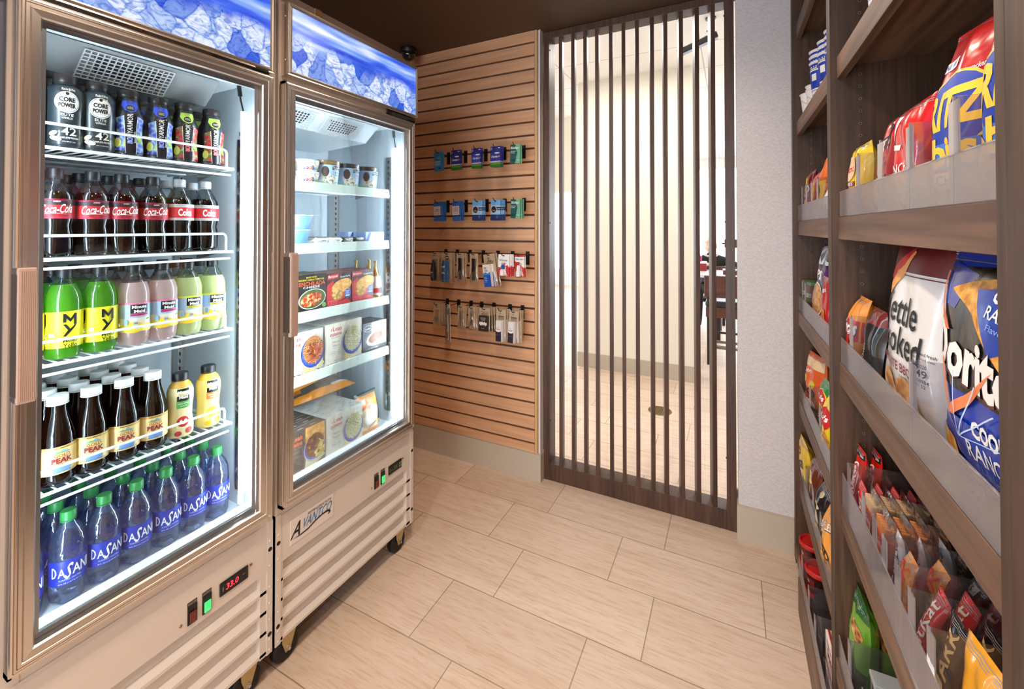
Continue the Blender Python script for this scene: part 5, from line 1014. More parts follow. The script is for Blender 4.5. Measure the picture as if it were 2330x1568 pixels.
# ================================================================ the walnut shelf unit
t = tag(empty('shelf_unit', (.45, 1.40, 0)), 'tall walnut shelf unit of two bays filled with snacks along the right wall', 'shelf unit'); org = tuple(t.location)
XS, XL, XK = .236, .251, .664
def panel(y0, y1, nm='side_panel', xf=XS): mb = MB(org); mb.box(xf, y0, 0, XK, y1, 2.54, WAL_Z, .0008); return mb.build(nm, t)
panel(2.205, 2.244); p1 = panel(1.433, 1.455); p2 = panel(1.411, 1.4325); panel(.587, .606); panel(.50, .5865)
mb = MB(org); mb.box(XK, .50, 0, XK+.012, 2.244, 2.54, WAL_Z); mb.build('back_panel', t)
for par, y in ((p2, 1.411), (p1, 2.205)):                 # pin holes on the far side wall of each bay
    mb = MB(org)
    for k in range(62):
        z = .22+k*.032
        for x in (.300, .600):
            mb.T = Matrix.Translation((x, y-.0002, z)) @ Matrix.Rotation(pi/2, 4, 'X'); mb.lathe([(.0022, 0), (.0036, 0), (.0036, .0006), (.0022, .0004)], M('pin_hole_ring', (120, 100, 84), .4), 12, cap=False); mb.lathe([(0, .0001), (.0022, .0001)], DKGAP, 10, cap=False)
    mb.T = None; mb.build('pin_holes', par)
BAYS = {'near': (.606, 1.411), 'far': (1.455, 2.205)}
LV = {'far': (2.285, 1.872, 1.449, 1.070, .700, .350), 'near': (1.872, 1.449, 1.070, .700, .300)}
for b, (y0, y1) in BAYS.items():
    for z in LV[b]:
        xf = XL if z != .300 else XS+.002
        mb = MB(org); mb.box(xf+.018, y0+.0005, z-.025, XK-.0005, y1-.0005, z, WAL_Y); sh = mb.build('shelf_board', t)
        mb = MB(org); mb.box(xf, y0+.0008, z-.058, xf+.018, y1-.0008, z, WAL_Y, .001); mb.build('front_lip', sh)
    mb = MB(org)
    if b == 'far':
        mb.box(.213, y0-.2, .0, .231, 1.93, .130, WAL_Y, .001); mb.build('base_lip', t); mb = MB(org); mb.box(.2312, y0+.0005, .055, XK-.0005, y1-.0005, .080, WAL_Y)
    else: mb.box(.226, y0, .05, XK-.0005, y1-.0005, .075, WAL_Y)
    mb.build('base_board', t)
# clear shelf fences with their dividers
def fence(b, z, ys, y0=None, y1=None, x=.2525, h=.066, lab='', dh=.140):
    a, c = BAYS[b]; a = (y0 or a)+.004; c = (y1 or c)-.012
    f = tag(empty('clear_fence', (x, (a+c)/2, z)), lab, 'shelf fence'); og = tuple(f.location)
    mb = MB(og); mb.box(x, a, z+.0005, x+.002, c, z+h, ACRYL_F); mb.box(x-.0002, a, z+h-.0015, x+.0022, c, z+h+.0003, ACRYL_E); mb.box(x, a, z+.0003, x+.05, c, z+.0018, ACRYL); mb.build('front_strip', f)
    for y in ys:
        mb = MB(og); mb.box(x+.0025, y-.0012, z+.002, x+.29, y+.0012, z+dh, ACRYL); mb.box(x+.0022, y-.014, z+.002, x+.0040, y+.014, z+dh-.006, ACRYL_E); mb.box(x+.0020, y-.0012, z+.002, x+.0046, y+.0012, z+dh, ACRYL_E); mb.build('divider', f)
fence('near', 1.449, (1.227, 1.063, .908, .752), lab='clear acrylic fence before the red cracker bags, shelf above the large chip bags')
fence('near', 1.070, (1.303, .906), lab='clear acrylic fence before the large chip bags')
fence('near', .700, (1.341, 1.207, 1.126, 1.06, .987, .922, .845), lab='clear acrylic fence before the candy bars', h=.085)
fence('near', .300, (1.296, 1.17), x=.242, lab='clear acrylic fence before the green nut bags')
fence('far', 1.449, (2.10, 1.988, 1.867, 1.745), lab='clear acrylic fence before the small bags in the far bay')
fence('far', 1.070, (2.112, 2.035), lab='clear acrylic fence before the purple bag in the far bay')
fence('far', .700, (1.935, 1.733), lab='clear acrylic fence before the orange and green chip bags in the far bay')
fence('far', .350, (2.048, 1.885, 1.738), lab='clear acrylic fence before the yellow, brown and black bags in the far bay')
fence('far', .130, (1.87, 1.72, 1.60), y0=1.30, y1=1.95, x=.216, lab='clear acrylic fence before the red tubs at floor level in the far bay', dh=.12)
# ================================================================ snacks on the shelf unit
RZ = -pi/2
REDF = film((190, 22, 34)); YELF = film((236, 200, 40)); ORGF = film((232, 110, 36)); BLUF = film((20, 60, 170)); GRNF = film((30, 130, 60)); WHF = film((228, 226, 226)); BLKF = film((24, 22, 24)); BRNF = film((104, 44, 26)); PURF = film((74, 38, 100)); DRED = film((110, 20, 24)); LORG = film((240, 160, 70))
YT = ink((246, 200, 60)); BL = ink((24, 60, 170)); BL2 = ink((60, 120, 205))
def ritz():
    return baglike('cracker_bag', .162, .268, .058, REDF, [
        ('R', -.060, .200, -.015, .216, WHITE), ('T', 'NEW', -.038, .208, .034, .010, BL), ('T', 'ritz-crackers', .03, .186, .05, .008, WHITE),
        ('E', .0, .128, .078, .062, YT), ('E', .0, .128, .074, .058, BL), ('P', [(-.062, .05), (.066, .05), (.058, .088), (-.056, .088)], BL2),
        ('T', '*RITZ', .002, .136, .128, .056, YT, .03, .12), ('T', '*bits', .006, .076, .098, .044, YT, .02, .05),
        ('E', -.062, .045, .026, .034, F_CHEX, .3), ('E', -.045, .020, .030, .020, F_CHEX), ('E', .055, .022, .028, .020, F_CHEX), ('R', -.034, .024, .040, .046, ink((222, 186, 130))), ('T', 'CHEESE', .003, .035, .064, .015, ink((70, 50, 40)))], 4, wr=.010, puff=.8)()
put('ritz', ritz, (.296, .832, 1.4515), RZ+.14, 'big red cracker bag with blue oval, farther of the two', 'snack bag', rx=-.10)
put('ritz', None, (.300, .676, 1.4515), RZ+.24, 'big red cracker bag with blue oval, nearest the camera beside the shelf post', 'snack bag', rx=-.07)
HOTF = baglike('snack_bag', .135, .172, .055, YELF, [('R', -.06, .0, .06, .04, ink((222, 90, 40))), ('E', -.015, .038, .038, .034, ink((240, 130, 50))), ('E', -.012, .03, .026, .022, F_CHIP), ('R', -.05, .068, .03, .080, ink((120, 40, 44))), ('T', 'FRIES', -.012, .074, .05, .009, WHITE), ('E', -.018, .112, .034, .032, ink((226, 190, 150))), ('T', 'Hot', -.018, .112, .04, .02, RED, .2)], 1, wr=.012)
put('hotf', HOTF, (.280, 1.330, 1.4515), RZ+.02, 'small yellow and orange snack bag beside the shelf post, left of the red bags', 'snack bag', rx=-.1)
REDB = baglike('snack_bag', .152, .200, .060, REDF, [('P', [(-.076, .10), (.0, .13), (.04, .165), (.03, .178), (-.03, .15), (-.076, .125)], BLK), ('T', 'WITH', -.02, .132, .085, .030, WHITE, .45), ('E', -.03, .045, .045, .030, F_CHIP), ('R', .0, .05, .04, .075, RED), ('T', '160', .02, .098, .02, .012, BL2)], 7, wr=.014)
put('redb', REDB, (.286, 1.145, 1.4515), RZ+.0, 'crumpled dark red snack bag with folded top, second from the left on its shelf', 'snack bag', rx=-.16)
LAYR = baglike('snack_bag', .150, .185, .055, film((206, 30, 30)), [('T', 'L', -.02, .135, .045, .06, WHITE, -.1, .3), ('T', 'RANCH', -.015, .070, .08, .018, WHITE, .1), ('E', -.01, .035, .05, .026, F_CHIP)], 2, wr=.012)
put('layr', LAYR, (.284, .985, 1.4515), RZ+.0, 'bright red chip bag just left of the big cracker bags', 'snack bag', rx=-.1)
# --- large chip bags
KET = baglike('chip_bag', .265, .325, .082, WHF, [('R', -.14, .262, .14, .325, ink((104, 24, 26))), ('R', -.14, .255, .14, .257, ink((104, 24, 26))), ('R', -.14, .260, .14, .2615, WHITE), ('P', [(-.10, .225), (-.07, .215), (-.02, .255), (.0, .300), (-.012, .305), (-.05, .262)], ink((232, 160, 90))), ('P', [(-.10, .250), (-.07, .243), (-.03, .275), (-.01, .312), (-.018, .315), (-.05, .285)], RED),
      ('T', 'Kettle', -.010, .192, .150, .056, BLK, -.06), ('T', 'Cooked', -.012, .135, .190, .054, BLK, -.08), ('T', 'MESQUITE BBQ', -.024, .086, .150, .020, ink((120, 24, 34)), -.07), ('T', 'FLAVORED', .020, .068, .03, .006, BLK, -.06),
      ('T', 'guaranteed fresh', .086, .128, .056, .007, BLK), ('T', 'until printed date', .088, .120, .048, .005, BLK), ('T', '7APR2020', .082, .108, .036, .007, BLK), ('T', '3.49', .082, .096, .040, .013, BLK), ('T', '432100984', .084, .084, .044, .006, BLK), ('T', '79  11 52', .082, .076, .036, .006, BLK),
      ('E', -.045, .035, .030, .044, F_CHEX, .5), ('E', .025, .030, .040, .040, F_CHEX, -.2), ('E', -.015, .010, .04, .02, F_CHIP)], 1.3, wr=.008, step=.014)
put('ket', KET, (.301, 1.060, 1.0725), RZ+.06, 'big white kettle chip bag with dark red top, left of the blue chip bag', 'snack bag', rx=-.12)
DOR = baglike('chip_bag', .290, .315, .085, film((22, 62, 178)), [
      ('P', [(-.14, .13), (.14, .13), (.14, .22), (.05, .30), (-.12, .29), (-.14, .24)], film((22, 20, 24))), ('P', [(-.13, .245), (-.05, .235), (-.02, .285), (-.11, .30)], film((30, 60, 160))),
      ('P', [(-.03, .275), (.13, .300), (.14, .190), (.08, .170), (.0, .235), (-.07, .262)], F_CHIP), ('P', [(.0, .268), (.145, .285), (.13, .225), (.050, .190)], film((26, 66, 170))),
      ('T', '*COOL', .068, .262, .058, .018, WHITE, -.12), ('T', 'RANCH', .070, .240, .070, .016, WHITE, -.14), ('T', 'Flavor', .06, .224, .034, .008, ink((120, 160, 230)), -.14),
      ('T', '*Doritos', .008, .172, .262, .074, ink((90, 50, 44)), -.10), ('T', '*Doritos', .010, .173, .252, .068, WHITE, -.10),
      ('P', [(-.105, .285), (-.098, .285), (-.085, .235), (-.055, .205), (-.07, .205), (-.10, .235)], ink((226, 110, 60))), ('P', [(-.075, .165), (-.055, .115), (-.060, .100), (-.010, .128), (.06, .175), (.0, .118), (-.065, .080), (-.085, .160)], ink((236, 130, 80))),
      ('P', [(-.12, .06), (-.10, .085), (-.03, .095), (.11, .09), (.12, .04), (-.10, .04)], BLUF), ('T', '*COOL', .042, .092, .076, .022, WHITE), ('T', 'RANCH', .036, .062, .100, .022, WHITE), ('T', 'FLAVORED', .04, .044, .076, .009, ink((60, 100, 200))),
      ('P', [(-.135, .06), (-.075, .05), (-.07, .01), (-.13, .005)], F_CHIP), ('P', [(-.07, .015), (.03, .020), (.05, .002), (-.05, .002)], F_CHIP),
      ]+[('P', [(-.03, .070), (-.03+.12*cos(a), .070+.085*sin(a)), (-.03+.12*cos(a)+.0022, .070+.085*sin(a)-.001), (-.028, .069)], ink((190, 215, 250))) for a in (.25, .7, 1.15, 1.6, 2.1, 2.6)], 2.1, wr=.009, step=.014)
put('dor', DOR, (.305, .762, 1.0725), RZ+.03, 'big blue and black tortilla chip bag beside the near shelf post', 'snack bag', rx=-.06)
put('ket2', baglike('chip_bag', .24, .30, .08, DRED, [('T', 'BBQ', 0, .18, .12, .05, WHITE)], 4.4, wr=.010), (.47, .90, 1.0725), RZ+.1, 'dark red chip bag mostly hidden behind the two big chip bags', 'snack bag', rx=-.05)
FRI = baglike('snack_bag', .100, .175, .045, film((238, 150, 60)), [('P', [(-.05, .06), (.05, .07), (.05, .12), (-.05, .115)], RED), ('T', '*Fritos', 0, .098, .086, .040, NAVY, .05, .2), ('T', '*Fritos', .001, .099, .080, .036, WHITE, .05, .2), ('E', -.012, .060, .03, .018, RED), ('E', 0, .024, .045, .024, F_CHIP)], 3.3, wr=.012)
put('fri', FRI, (.280, 1.358, 1.0725), RZ+.0, 'small orange corn chip bag at the left end, beside the large chip bags', 'snack bag', rx=-.10)
DKB = baglike('snack_bag', .10, .165, .05, BLKF, [('R', -.05, .13, .05, .165, DRED), ('T', 'DIP', -.02, .060, .03, .010, ink((180, 190, 180)), pi/2), ('T', 'GLUTEN', .0, .060, .05, .006, ink((150, 160, 150)), pi/2)], 6, wr=.014)
put('dkb', DKB, (.286, 1.250, 1.0725), RZ+.0, 'crumpled black and dark red bag between the orange corn chips and the white kettle bag', 'snack bag', rx=-.05)
# --- candy shelf: files running back into the shelf
def bar_up(w, h, d, col, its, name='candy_bar', seed=0): return baglike(name, w, h, d, col, its, seed, wr=.006, step=.010)
KK = bar_up(.064, .165, .022, film((206, 30, 24)), [('R', -.03, .145, .03, .160, BLK), ('T', 'milk chocolate', 0, .152, .05, .006, WHITE), ('E', 0, .085, .022, .044, WHITE), ('E', 0, .085, .019, .040, RED), ('T', '*KitKat', 0, .085, .066, .022, WHITE, pi/2)], 'king_size_wafer_bar')
put('kk', KK, (.268, 1.377, .7025), RZ+.05, 'tall red wafer bar packet, front one of two on the candy shelf', 'candy', rx=-.12); put('kk', None, (.298, 1.377, .7025), RZ+.05, 'tall red wafer bar packet standing behind the front tall red one', 'candy', rx=-.12)
KS = bar_up(.050, .105, .02, film((214, 34, 26)), [('E', 0, .055, .016, .030, WHITE), ('E', 0, .055, .0135, .027, RED), ('T', '*KitKat', 0, .055, .046, .016, WHITE, pi/2)], 'wafer_bar', 2)
for i in range(6): put('ks', KS, (.278+.030*i, 1.314, .7025), RZ, 'short red wafer bar in the file behind the fence, %s from the front' % ['first', 'second', 'third', 'fourth', 'fifth', 'sixth'][i], 'candy', 'short red wafer bars', rx=-.12)
def crackers(col, ccol):
    def mk():
        t = empty('cracker_packet'); w, h, d = .075, .104, .024; mb = MB(); mb.box(-w/2, -d/2, 0, w/2, d/2, h*.80, film(col), .003)
        for k in range(6): mb.box(-w/2+.006+k*(w-.012)/6, -d/2+.002, h*.78, -w/2+.006+(k+.78)*(w-.012)/6, d/2-.002, h, ink(ccol), .002)
        decal(mb, [('T', 'Cheese Crackers', 0, h*.62, .062, .012, WHITE), ('R', -.026, .006, .026, .045, ink((240, 180, 120))), ('R', .026, .02, .036, .070, WHITE)], flat(-d/2)); mb.build('packet', t)
        f = vbag(w*1.03, h*1.22, d*1.05, wr=.004, puff=.4); mb = MB(); n = 10
        for sd in (-1, 1): mb.add([f(-w/2+w*i/n, h*.72+(h*.50)*j/n, .001, sd) for j in range(n+1) for i in range(n+1)], [(j*(n+1)+i, j*(n+1)+i+1, (j+1)*(n+1)+i+1, (j+1)*(n+1)+i) for j in range(n) for i in range(n)], CLEARP, True)
        mb.build('clear_wrap', t); return t
    return mk
for i in range(4): put('crk1', crackers((196, 60, 28), (236, 206, 160)), (.277+.027*i, 1.247, .7025), RZ, 'red packet of pale crackers standing higher, %s from the front' % ['first', 'second', 'third', 'fourth'][i], 'candy', 'red packets of pale crackers', rx=-.06)
for i in range(4): put('crk2', crackers((226, 86, 30), (236, 150, 70)), (.277+.027*i, 1.167, .7025), RZ, 'orange packet of orange crackers, %s from the front' % ['first', 'second', 'third', 'fourth'][i], 'candy', 'orange packets of crackers', rx=-.08)
def candy(col, txt, tc, seed, w=.050, h=.125, its=()): return bar_up(w, h, .020, film(col), [('T', txt, 0, h*.5, h*.78, w*.50, tc, pi/2)]+list(its), 'candy_bar', seed)
CAND = [('hers', candy((206, 206, 214), "HERSHEY'S", NAVY, 1), 1.095, 'white and blue candy bar', 3, .125), ('alm', candy((60, 30, 22), 'ALMOND', ink((220, 190, 90)), 2, its=[('R', -.012, .10, .012, .115, WHITE), ('T', '250', 0, .107, .018, .010, BLK)]), 1.095, 'dark brown candy bar with white calorie tag', 5, .125),
        ('twix', candy((190, 120, 40), 'TWIX', RED, 3, its=[('R', -.022, .005, -.012, .11, RED)]), 1.023, 'gold and red candy bar', 2, .125), ('snk', candy((52, 26, 20), 'Snickers', WHITE, 4, its=[('R', -.024, .02, .024, .05, RED), ('R', -.012, .10, .012, .115, WHITE), ('T', '250', 0, .107, .018, .010, BLK)]), 1.023, 'brown candy bar with red and white lettering', 5, .125),
        ('kk2', candy((196, 26, 30), 'KitKat', WHITE, 5), .955, 'red and white candy bar', 3, .130), ('drk', candy((26, 20, 20), 'DARK', ink((210, 180, 120)), 6, .054, .135), .885, 'black wrapped candy bar with round pale seal', 6, .135)]
NTH = ['first', 'second', 'third', 'fourth', 'fifth', 'sixth', 'seventh', 'eighth']
for key, mk, y, desc, n, h in CAND:
    off = {'alm': 3, 'snk': 2}.get(key, 0)
    for i in range(n): put(key, mk, (.278+.034*(i+off), y+random.uniform(-.006, .006), .7025), RZ+random.uniform(-.15, .15), desc+', %s of its kind from the front' % NTH[i], 'candy', desc+' file', rx=-.16+random.uniform(-.05, .05))
MIXC = [('mixr', candy((180, 24, 30), 'Twizz', WHITE, 7, .05, .12), 'red candy bar with white letters leaning on the black bars'), ('mixg', candy((214, 170, 80), 'GOLD', RED, 8, .05, .12), 'gold foil candy bar leaning among the black bars'), ('mixb', candy((30, 28, 34), 'COOKIES', ink((220, 220, 230)), 9, .05, .12), 'black candy bar with pale letters leaning among the others')]
k = 0
for yy in (.895, .83, .765, .70):
    for xx in (.40, .455, .51):
        key, mk, d = MIXC[k % 3]; put(key, mk, (xx, yy+random.uniform(-.012, .012), .72), RZ+random.uniform(-.35, .35), d+', column %s, row %s' % (['one', 'two', 'three', 'four'][[.895, .83, .765, .70].index(yy)], ['one', 'two', 'three'][[.40, .455, .51].index(xx)]), 'candy', 'loose candy bars at the back of the candy shelf', rx=-.35); k += 1
NUTB = baglike('candy_bag', .10, .150, .035, film((232, 160, 34)), [('T', 'Peanut', 0, .07, .07, .02, BRNF, .3), ('R', -.05, .0, .05, .03, film((120, 190, 40)))], 8, wr=.010)
put('nutb', NUTB, (.285, .800, .7025), RZ+.1, 'bright orange-yellow candy bag, left one by the near shelf post', 'candy', rx=-.2); put('nutb', None, (.325, .790, .7025), RZ+.1, 'bright orange-yellow candy bag standing behind the left one', 'candy', rx=-.15); put('nutb', None, (.300, .665, .7025), RZ-.1, 'bright orange-yellow candy bag touching the near shelf post', 'candy', rx=-.1)
# --- nut bags and mint box on the low near shelf
PIS = baglike('nut_bag', .115, .205, .050, film((96, 150, 40)), [('R', -.06, .18, .06, .205, film((30, 90, 50))), ('E', .018, .135, .030, .022, F_NUT), ('R', -.06, .0, .06, .06, film((34, 74, 34))), ('T', 'PISTACHIOS', -.035, .07, .11, .016, WHITE, pi/2), ('T', 'ROASTED', .02, .07, .08, .008, ink((190, 220, 140)), pi/2)], 1, wr=.012)
for i in range(3): put('pis', PIS, (.272+.052*i, 1.354, .3025), RZ+.0, 'green nut bag, %s from the front on the low near shelf' % NTH[i], 'nut bag', rx=-.10)
def mints():
    t = empty('mint_dispenser'); w, d, h = .24, .040, .150; mb = MB(); mb.box(-w/2, 0, 0, w/2, d, h, CLEARP, .004); mb.build('clear_box', t)
    mb = MB(); rnd = random.Random(3)
    for i in range(230):
        x = rnd.uniform(-w/2+.008, w/2-.008); z = rnd.uniform(.008, h-.03); y = .006+rnd.uniform(0, .004) if i < 150 else rnd.uniform(.01, d-.01); z = z if i < 150 else h-.03+rnd.uniform(-.005, .005)
        mb.T = Matrix.Translation((x, y, z)) @ Matrix.Rotation(rnd.uniform(0, 3), 4, 'Y') @ Matrix.Diagonal((.0075, .0045, .0045, 1)); mb.lathe([(0, -1), (.7, -.7), (1, 0), (.7, .7), (0, 1)], M('white_mint', (234, 228, 220), .4), 8)
    mb.T = None; mb.box(-w/2+.004, .012, .003, w/2-.004, d-.004, h-.04, M('white_mint')); o = mb.build('mints', t); o['kind'] = 'stuff'
    mb = MB(); mb.box(-w/2-.001, -.001, h-.010, w/2+.001, d+.001, h+.001, M('grey_lid', (150, 156, 158), .3), .002); mb.build('lid', t)
    mb = MB(); mb.box(.0, -.003, .055, .096, -.0006, .115, ink((34, 110, 60)), .0005); mb.T = Matrix.Translation((.052, 0, -.005)); decal(mb, [('P', [(-.022, .082), (.036, .082), (.040, .105), (.030, .128), (-.022, .128)], WHITE), ('P', [(-.019, .085), (.033, .085), (.037, .105), (.028, .125), (-.019, .125)], ink((34, 110, 60))), ('T', 'tic', .006, .115, .030, .016, WHITE), ('T', 'tac', .006, .096, .030, .014, WHITE), ('T', 'freshmint', -.036, .105, .04, .007, WHITE, pi/2)], flat(-.003)); mb.build('label', t); return t
put('mint', mints, (.385, 1.176, .3025), 0, 'clear box of white mints with green label on the low near shelf', 'box')
# --- cups
def cup(h, r, its, nm='paper_cup', n=1):
    def mk():
        t = empty(nm); pr = [(r*.72, 0), (r*.73, .003), (r, h-.004), (r*1.05, h-.004), (r*1.07, h-.001), (r*1.03, h), (r*.98, h-.002), (r*.70, .006)]
        mb = MB(); mb.lathe(pr, ink((236, 234, 232)), 36); decal(mb, its(h, r), cyl([(r*.72, 0), (r, h-.006)]), .01); mb.build('cup_wall', t); return t
    return mk
def bluecup(h, r): return [('R', -.3, h*.90, .3, h*.945, BL), ('R', -.3, h*.865, .3, h*.872, BLK), ('R', -r*.9, h*.40, r*.9, h*.84, BLK), ('R', -r*.86, h*.41, r*.86, h*.83, WHITE), ('R', -r*.75, h*.44, r*.75, h*.80, BL), ('R', -r*.15, h*.60, r*.35, h*.74, WHITE), ('R', -.3, h*.20, .3, h*.208, BL)]
CUPT = cup(.185, .044, bluecup); CUPS = cup(.105, .040, lambda h, r: [('P', [(-r, h*.5), (0, h*.75), (r, h*.5), (r, h*.45), (0, h*.68), (-r, h*.45)], ink((206, 204, 200))), ('T', 'hot cup', 0, h*.25, .05, .016, ink((120, 124, 128)))])
for i, (x, y) in enumerate(((.318, 2.020), (.330, 1.925), (.335, 1.825), (.340, 1.72))):
    for k in range(3): put('cupt', CUPT, (x, y, 1.8725+.022*k), RZ+.5, 'tall white paper cup with blue blocks, %s stack of the far bay, %s in it' % (['leftmost', 'second', 'third', 'fourth'][i], ['lowest', 'middle', 'top'][k]), 'cup', 'tall blue and white paper cups')
for i, (x, y) in enumerate(((.300, 2.165), (.312, 2.105))):
    for k in range(1+i): put('cups', CUPS, (x, y, 1.8725+.016*k), RZ+.3, ['short white paper cup nearest the end panel', 'short white paper cup, %s of the pair beside the tall cups' % ['lower', 'upper'][k]][i], 'cup')
for k in range(3): put('cupt', None, (.315, 1.235, 1.8725+.022*k), RZ+.9, 'tall white paper cup on the top shelf of the near bay, %s of its stack' % ['lowest', 'middle', 'top'][k], 'cup', 'paper cups in the near bay')
# --- far bay bags
def sm(key, col, its, seed, y, z, desc, x=.300, w=.13, h=.175, d=.05, rx=-.1, rz=.04): put(key, baglike('snack_bag', w, h, d, col, its, seed, wr=.012), (x, y, z+.0025), RZ+rz, desc, 'snack bag', rx=rx)
sm('f1', YELF, [('E', -.02, .10, .035, .022, ink((120, 40, 34))), ('T', "*Lay's", -.02, .10, .05, .016, WHITE), ('E', 0, .03, .04, .03, F_CHIP)], 1, 2.15, 1.449, 'small yellow chip bag at the left end of the far bay, eye-level shelf', h=.190, w=0.09, d=0.04, x=0.28)
sm('f2', DRED, [('R', -.05, .03, .05, .07, RED), ('T', 'DO', 0, .12, .06, .03, WHITE), ('R', -.06, 0, .06, .03, BLKF)], 2, 2.045, 1.449, 'small dark red and black chip bag beside the small yellow one', h=.195, w=0.1, d=0.04, x=0.28)
sm('f3', film((200, 60, 40)), [('R', -.06, 0, .06, .05, film((216, 200, 50))), ('E', 0, .10, .03, .04, F_CHIP)], 3, 1.928, 1.449, 'small red and yellow bag in the middle of the far bay eye-level shelf', h=.180, w=0.105, d=0.04, x=0.282)
sm('f4', ORGF, [('P', [(-.06, .02), (.06, .02), (.06, .13), (-.06, .12)], ink((236, 190, 60))), ('E', -.01, .09, .035, .035, ink((40, 34, 34))), ('E', -.01, .09, .028, .028, ink((240, 214, 90))), ('P', [(-.05, .02), (.05, .02), (.05, .05), (-.05, .045)], RED)], 4, 1.806, 1.449, 'orange snack bag with yellow and black artwork by the middle post', h=.235, w=0.108, d=0.045, x=0.284)
sm('f5', PURF, [('R', -.05, .03, .05, .12, WHITE), ('T', 'r', 0, .08, .04, .05, RED)], 5, 1.69, 1.449, 'small purple and white bag touching the middle post', h=.15, w=0.095, d=0.04, x=0.282)
sm('f6', PURF, [('R', -.13, .205, .13, .30, BLKF), ('T', '*SKIC', -.01, .245, .20, .062, ink((200, 214, 230)), 0, .2), ('T', '*POPS!', -.02, .180, .130, .036, WHITE, -.1), ('E', -.01, .085, .085, .065, WHITE), ('E', -.01, .085, .080, .060, F_CHEX), ('P', [(-.07, .0), (.04, .0), (.02, .05), (-.06, .05)], F_CHEX)], 6, 1.93, 1.070, 'large purple and black popped snack bag in the far bay', h=.305, w=0.2, d=0.05, x=0.287)
sm('f7', film((180, 26, 26)), [('T', 'Cheez', -.02, .14, .06, .02, WHITE, .4), ('E', 0, .05, .04, .03, ink((232, 120, 40)))], 7, 1.752, 1.070, 'crumpled red bag in front of the large purple bag', h=.185, w=0.12, d=0.03, x=0.271)
def jar():
    t = empty('snack_jar'); mb = MB(); pr = [(.026, 0), (.027, .004), (.027, .050), (.024, .054)]; mb.lathe(pr, M('salsa_red', (96, 30, 22), .15), 24); decal(mb, [('R', -.03, .008, .03, .024, ink((206, 214, 196))), ('T', 'dip', 0, .016, .02, .009, ink((40, 70, 40)))], cyl(pr), .006); mb.build('jar', t)
    mb = MB(); mb.lathe([(.027, .054), (.0275, .056), (.0275, .064), (.026, .066), (0, .066)], M('green_lid', (70, 120, 50), .4), 24); mb.build('lid', t); return t
for i, y in enumerate((2.150, 2.075)):
    for k in range(2): put('jar', jar, (.290, y, 1.0725+.0665*k), RZ, 'small dark red jar with green lid, %s one of the %s pair' % (['lower', 'upper'][k], ['left', 'right'][i]), 'jar')
BK = [('T', '*BAKED', 0, .07, .10, .026, BLK)]
sm('g1', film((226, 96, 40)), [('R', -.08, .165, .08, .21, ink((230, 200, 160))), ('T', 'Cheetos', -.01, .150, .08, .018, WHITE, .1), ('E', -.035, .115, .022, .018, ink((226, 196, 60))), ('E', .030, .100, .024, .016, ink((226, 196, 60)), .4), ('T', '*BAKED', .0, .070, .12, .028, BLK), ('T', '50% LESS FAT', .0, .046, .08, .008, BLK), ('E', .0, .022, .04, .018, ink((236, 222, 200)))], 1, 2.085, .700, 'crumpled orange baked snack bag on the lower far shelf', w=.165, h=.215, d=.07, rz=.2, x=0.29)
sm('g1b', film((214, 200, 190)), [('R', -.07, .02, .07, .10, film((214, 90, 40))), ('T', '*BAKED', 0, .12, .1, .02, BLK)], 5, 1.95, .700, 'pale and orange baked snack bag half hidden behind the crumpled orange one', w=.15, h=.225, x=0.37)
sm('g2', GRNF, [('E', .0, .135, .050, .034, YELF), ('E', .0, .138, .042, .028, RED), ('T', "*Lay's", .0, .138, .070, .026, WHITE, .1, .2), ('T', 'Sour Cream', -.02, .075, .06, .012, WHITE, -.3), ('T', '& Onion', -.02, .058, .05, .011, WHITE, -.3)], 2, 1.8, .700, 'green potato chip bag with red round emblem', w=.14, h=.195, x=0.285)
sm('g3', YELF, [('E', .0, .120, .050, .034, RED), ('T', "*Lay's", .0, .120, .070, .026, WHITE, .1, .2), ('E', .01, .05, .04, .03, F_CHIP)], 3, 1.665, .700, 'yellow potato chip bag with red emblem by the middle post', w=.14, h=.190, x=0.275)
sm('h1', film((226, 186, 50)), [('E', -.03, .15, .020, .017, ink((150, 40, 34))), ('T', "*Lay's", -.03, .15, .03, .010, WHITE), ('T', '*BAKED', -.01, .105, .10, .028, BLK, .1)], 1, 2.13, .350, 'yellow baked chip bag leaning at the far end, low shelf', w=.15, h=.205, rx=.02, x=0.272)
sm('h1b', film((226, 186, 50)), [('T', '*BAKED', -.01, .105, .10, .028, BLK, .1)], 3, 2.02, .350, 'yellow baked chip bag behind the brown one, low shelf', w=.14, h=.20, x=0.36)
sm('h2', BRNF, [('E', -.02, .125, .024, .024, YELF), ('T', "*Lay's", -.02, .125, .04, .014, WHITE, .1), ('R', -.07, .0, .07, .05, film((226, 200, 170)))], 2, 1.97, .350, 'brown chip bag with small round emblem, low shelf', w=.145, h=.190, x=0.278)
sm('h3', BLKF, [('E', .0, .160, .020, .012, ink((206, 190, 160)), .3), ('E', .0, .120, .026, .008, ink((206, 190, 160))), ('E', -.01, .075, .024, .014, ink((206, 190, 160)), -.6), ('R', -.06, .0, .06, .05, YELF), ('T', 'ad', 0, .028, .06, .026, BLK), ('E', -.04, .10, .014, .012, ink((226, 190, 50)))], 3, 1.805, .350, 'black snack bag with pale leaf shapes and yellow foot, low shelf', w=.13, h=.185, x=0.275)
sm('h4', LORG, [('T', 'RUFFLES', -.01, .135, .10, .026, NAVY, .3), ('T', 'RUFFLES', -.009, .136, .096, .022, WHITE, .3), ('T', '*BAKED', .0, .085, .12, .028, BLK, -.4), ('E', 0, .03, .04, .02, F_CHIP)], 4, 1.66, .350, 'light orange baked ridged chip bag by the middle post, low shelf', w=.15, h=.205, x=0.268)
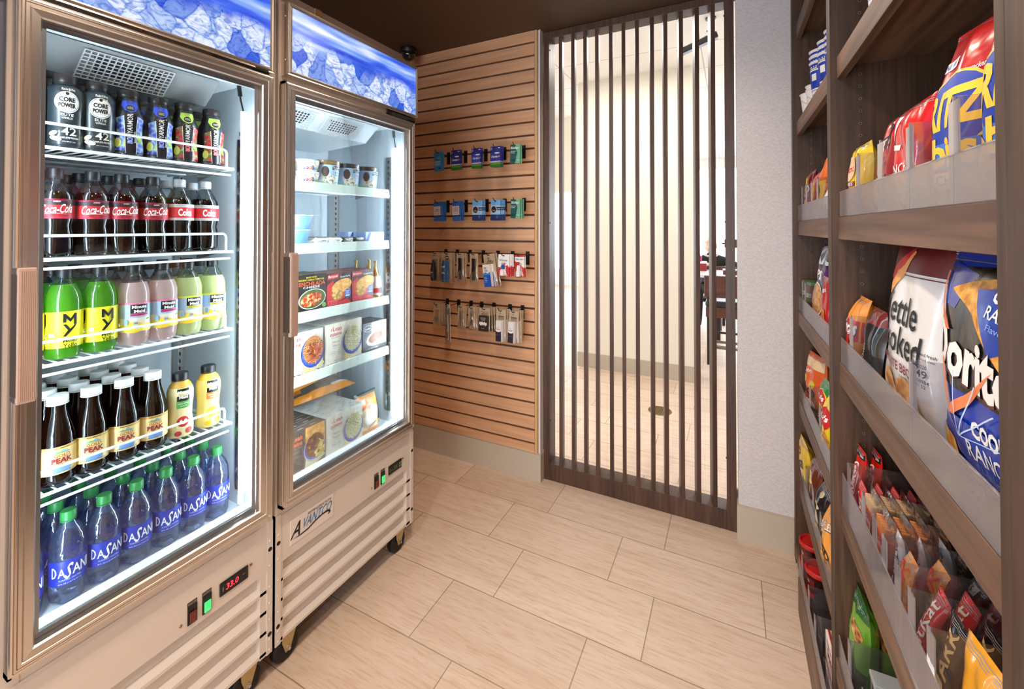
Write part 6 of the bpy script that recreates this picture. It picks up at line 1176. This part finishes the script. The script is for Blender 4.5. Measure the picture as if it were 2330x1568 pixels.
def tub():
    t = empty('red_tub'); mb = MB(); pr = [(.036, 0), (.038, .003), (.041, .055), (.043, .058)]; mb.lathe(pr, M('dark_tub', (54, 26, 22), .35), 28); decal(mb, [('R', -.04, .012, .04, .044, ink((120, 24, 24))), ('T', 'Soup', 0, .03, .04, .014, WHITE)], cyl(pr), .008); mb.build('bowl', t)
    mb = MB(); mb.lathe([(.044, .058), (.047, .060), (.047, .072), (.045, .075), (.041, .073), (.038, .066), (0, .066)], M('red_lid', (190, 30, 24), .35), 28); mb.build('lid', t); return t
for i, (x, y) in enumerate(((.272, 2.00), (.370, 2.00), (.272, 1.855), (.370, 1.855))):
    for k in range(2): put('tub', tub, (x, y, .0805+.0755*k), RZ, 'dark tub with bright red lid at floor level, %s, %s' % (['far one at the front', 'far one at the back', 'near one at the front', 'near one at the back'][i], ['lower', 'upper'][k]), 'tub', 'red-lidded tubs')
def can():
    t = empty('food_can'); mb = MB(); pr = [(.036, 0), (.037, .003), (.037, .10), (.036, .103)]; mb.lathe(pr, M('can_paper', (40, 30, 30), .4), 28); decal(mb, [('R', -.04, .02, .04, .08, ink((70, 40, 34))), ('T', 'Chili', 0, .05, .05, .018, ink((200, 180, 150)))], cyl(pr), .008); mb.build('can', t); return t
for i, y in enumerate((1.765, 1.685, 1.605)): put('can', can, (.275, y, .0805), RZ, 'dark food can at floor level, %s from the red tubs' % NTH[i], 'can')
def kit():
    t = empty('snack_kit_box'); mb = MB(); mb.box(-.055, 0, 0, .055, .09, .080, ink((236, 226, 218)), .001); its = [('T', '*Snack', .008, .045, .060, .026, ink((150, 40, 30)), .05), ('T', 'BUMBLE BEE', 0, .068, .06, .009, ink((150, 40, 30))), ('T', 'on the run', .014, .022, .04, .009, ink((150, 60, 40))), ('R', -.055, .0, .055, .006, ink((150, 40, 30)))]
    decal(mb, its, flat(0)); decal(mb, its, lambda x, y, h: (x, .005+y, .080+h)); mb.build('carton', t); return t
for i in range(2):
    for k in range(2): put('kit', kit, (.240+.095*i, 1.515, .0805+.0815*k), RZ, 'white snack kit box with red lettering, %s one of the %s stack' % (['lower', 'upper'][k], ['front', 'back'][i]), 'box')
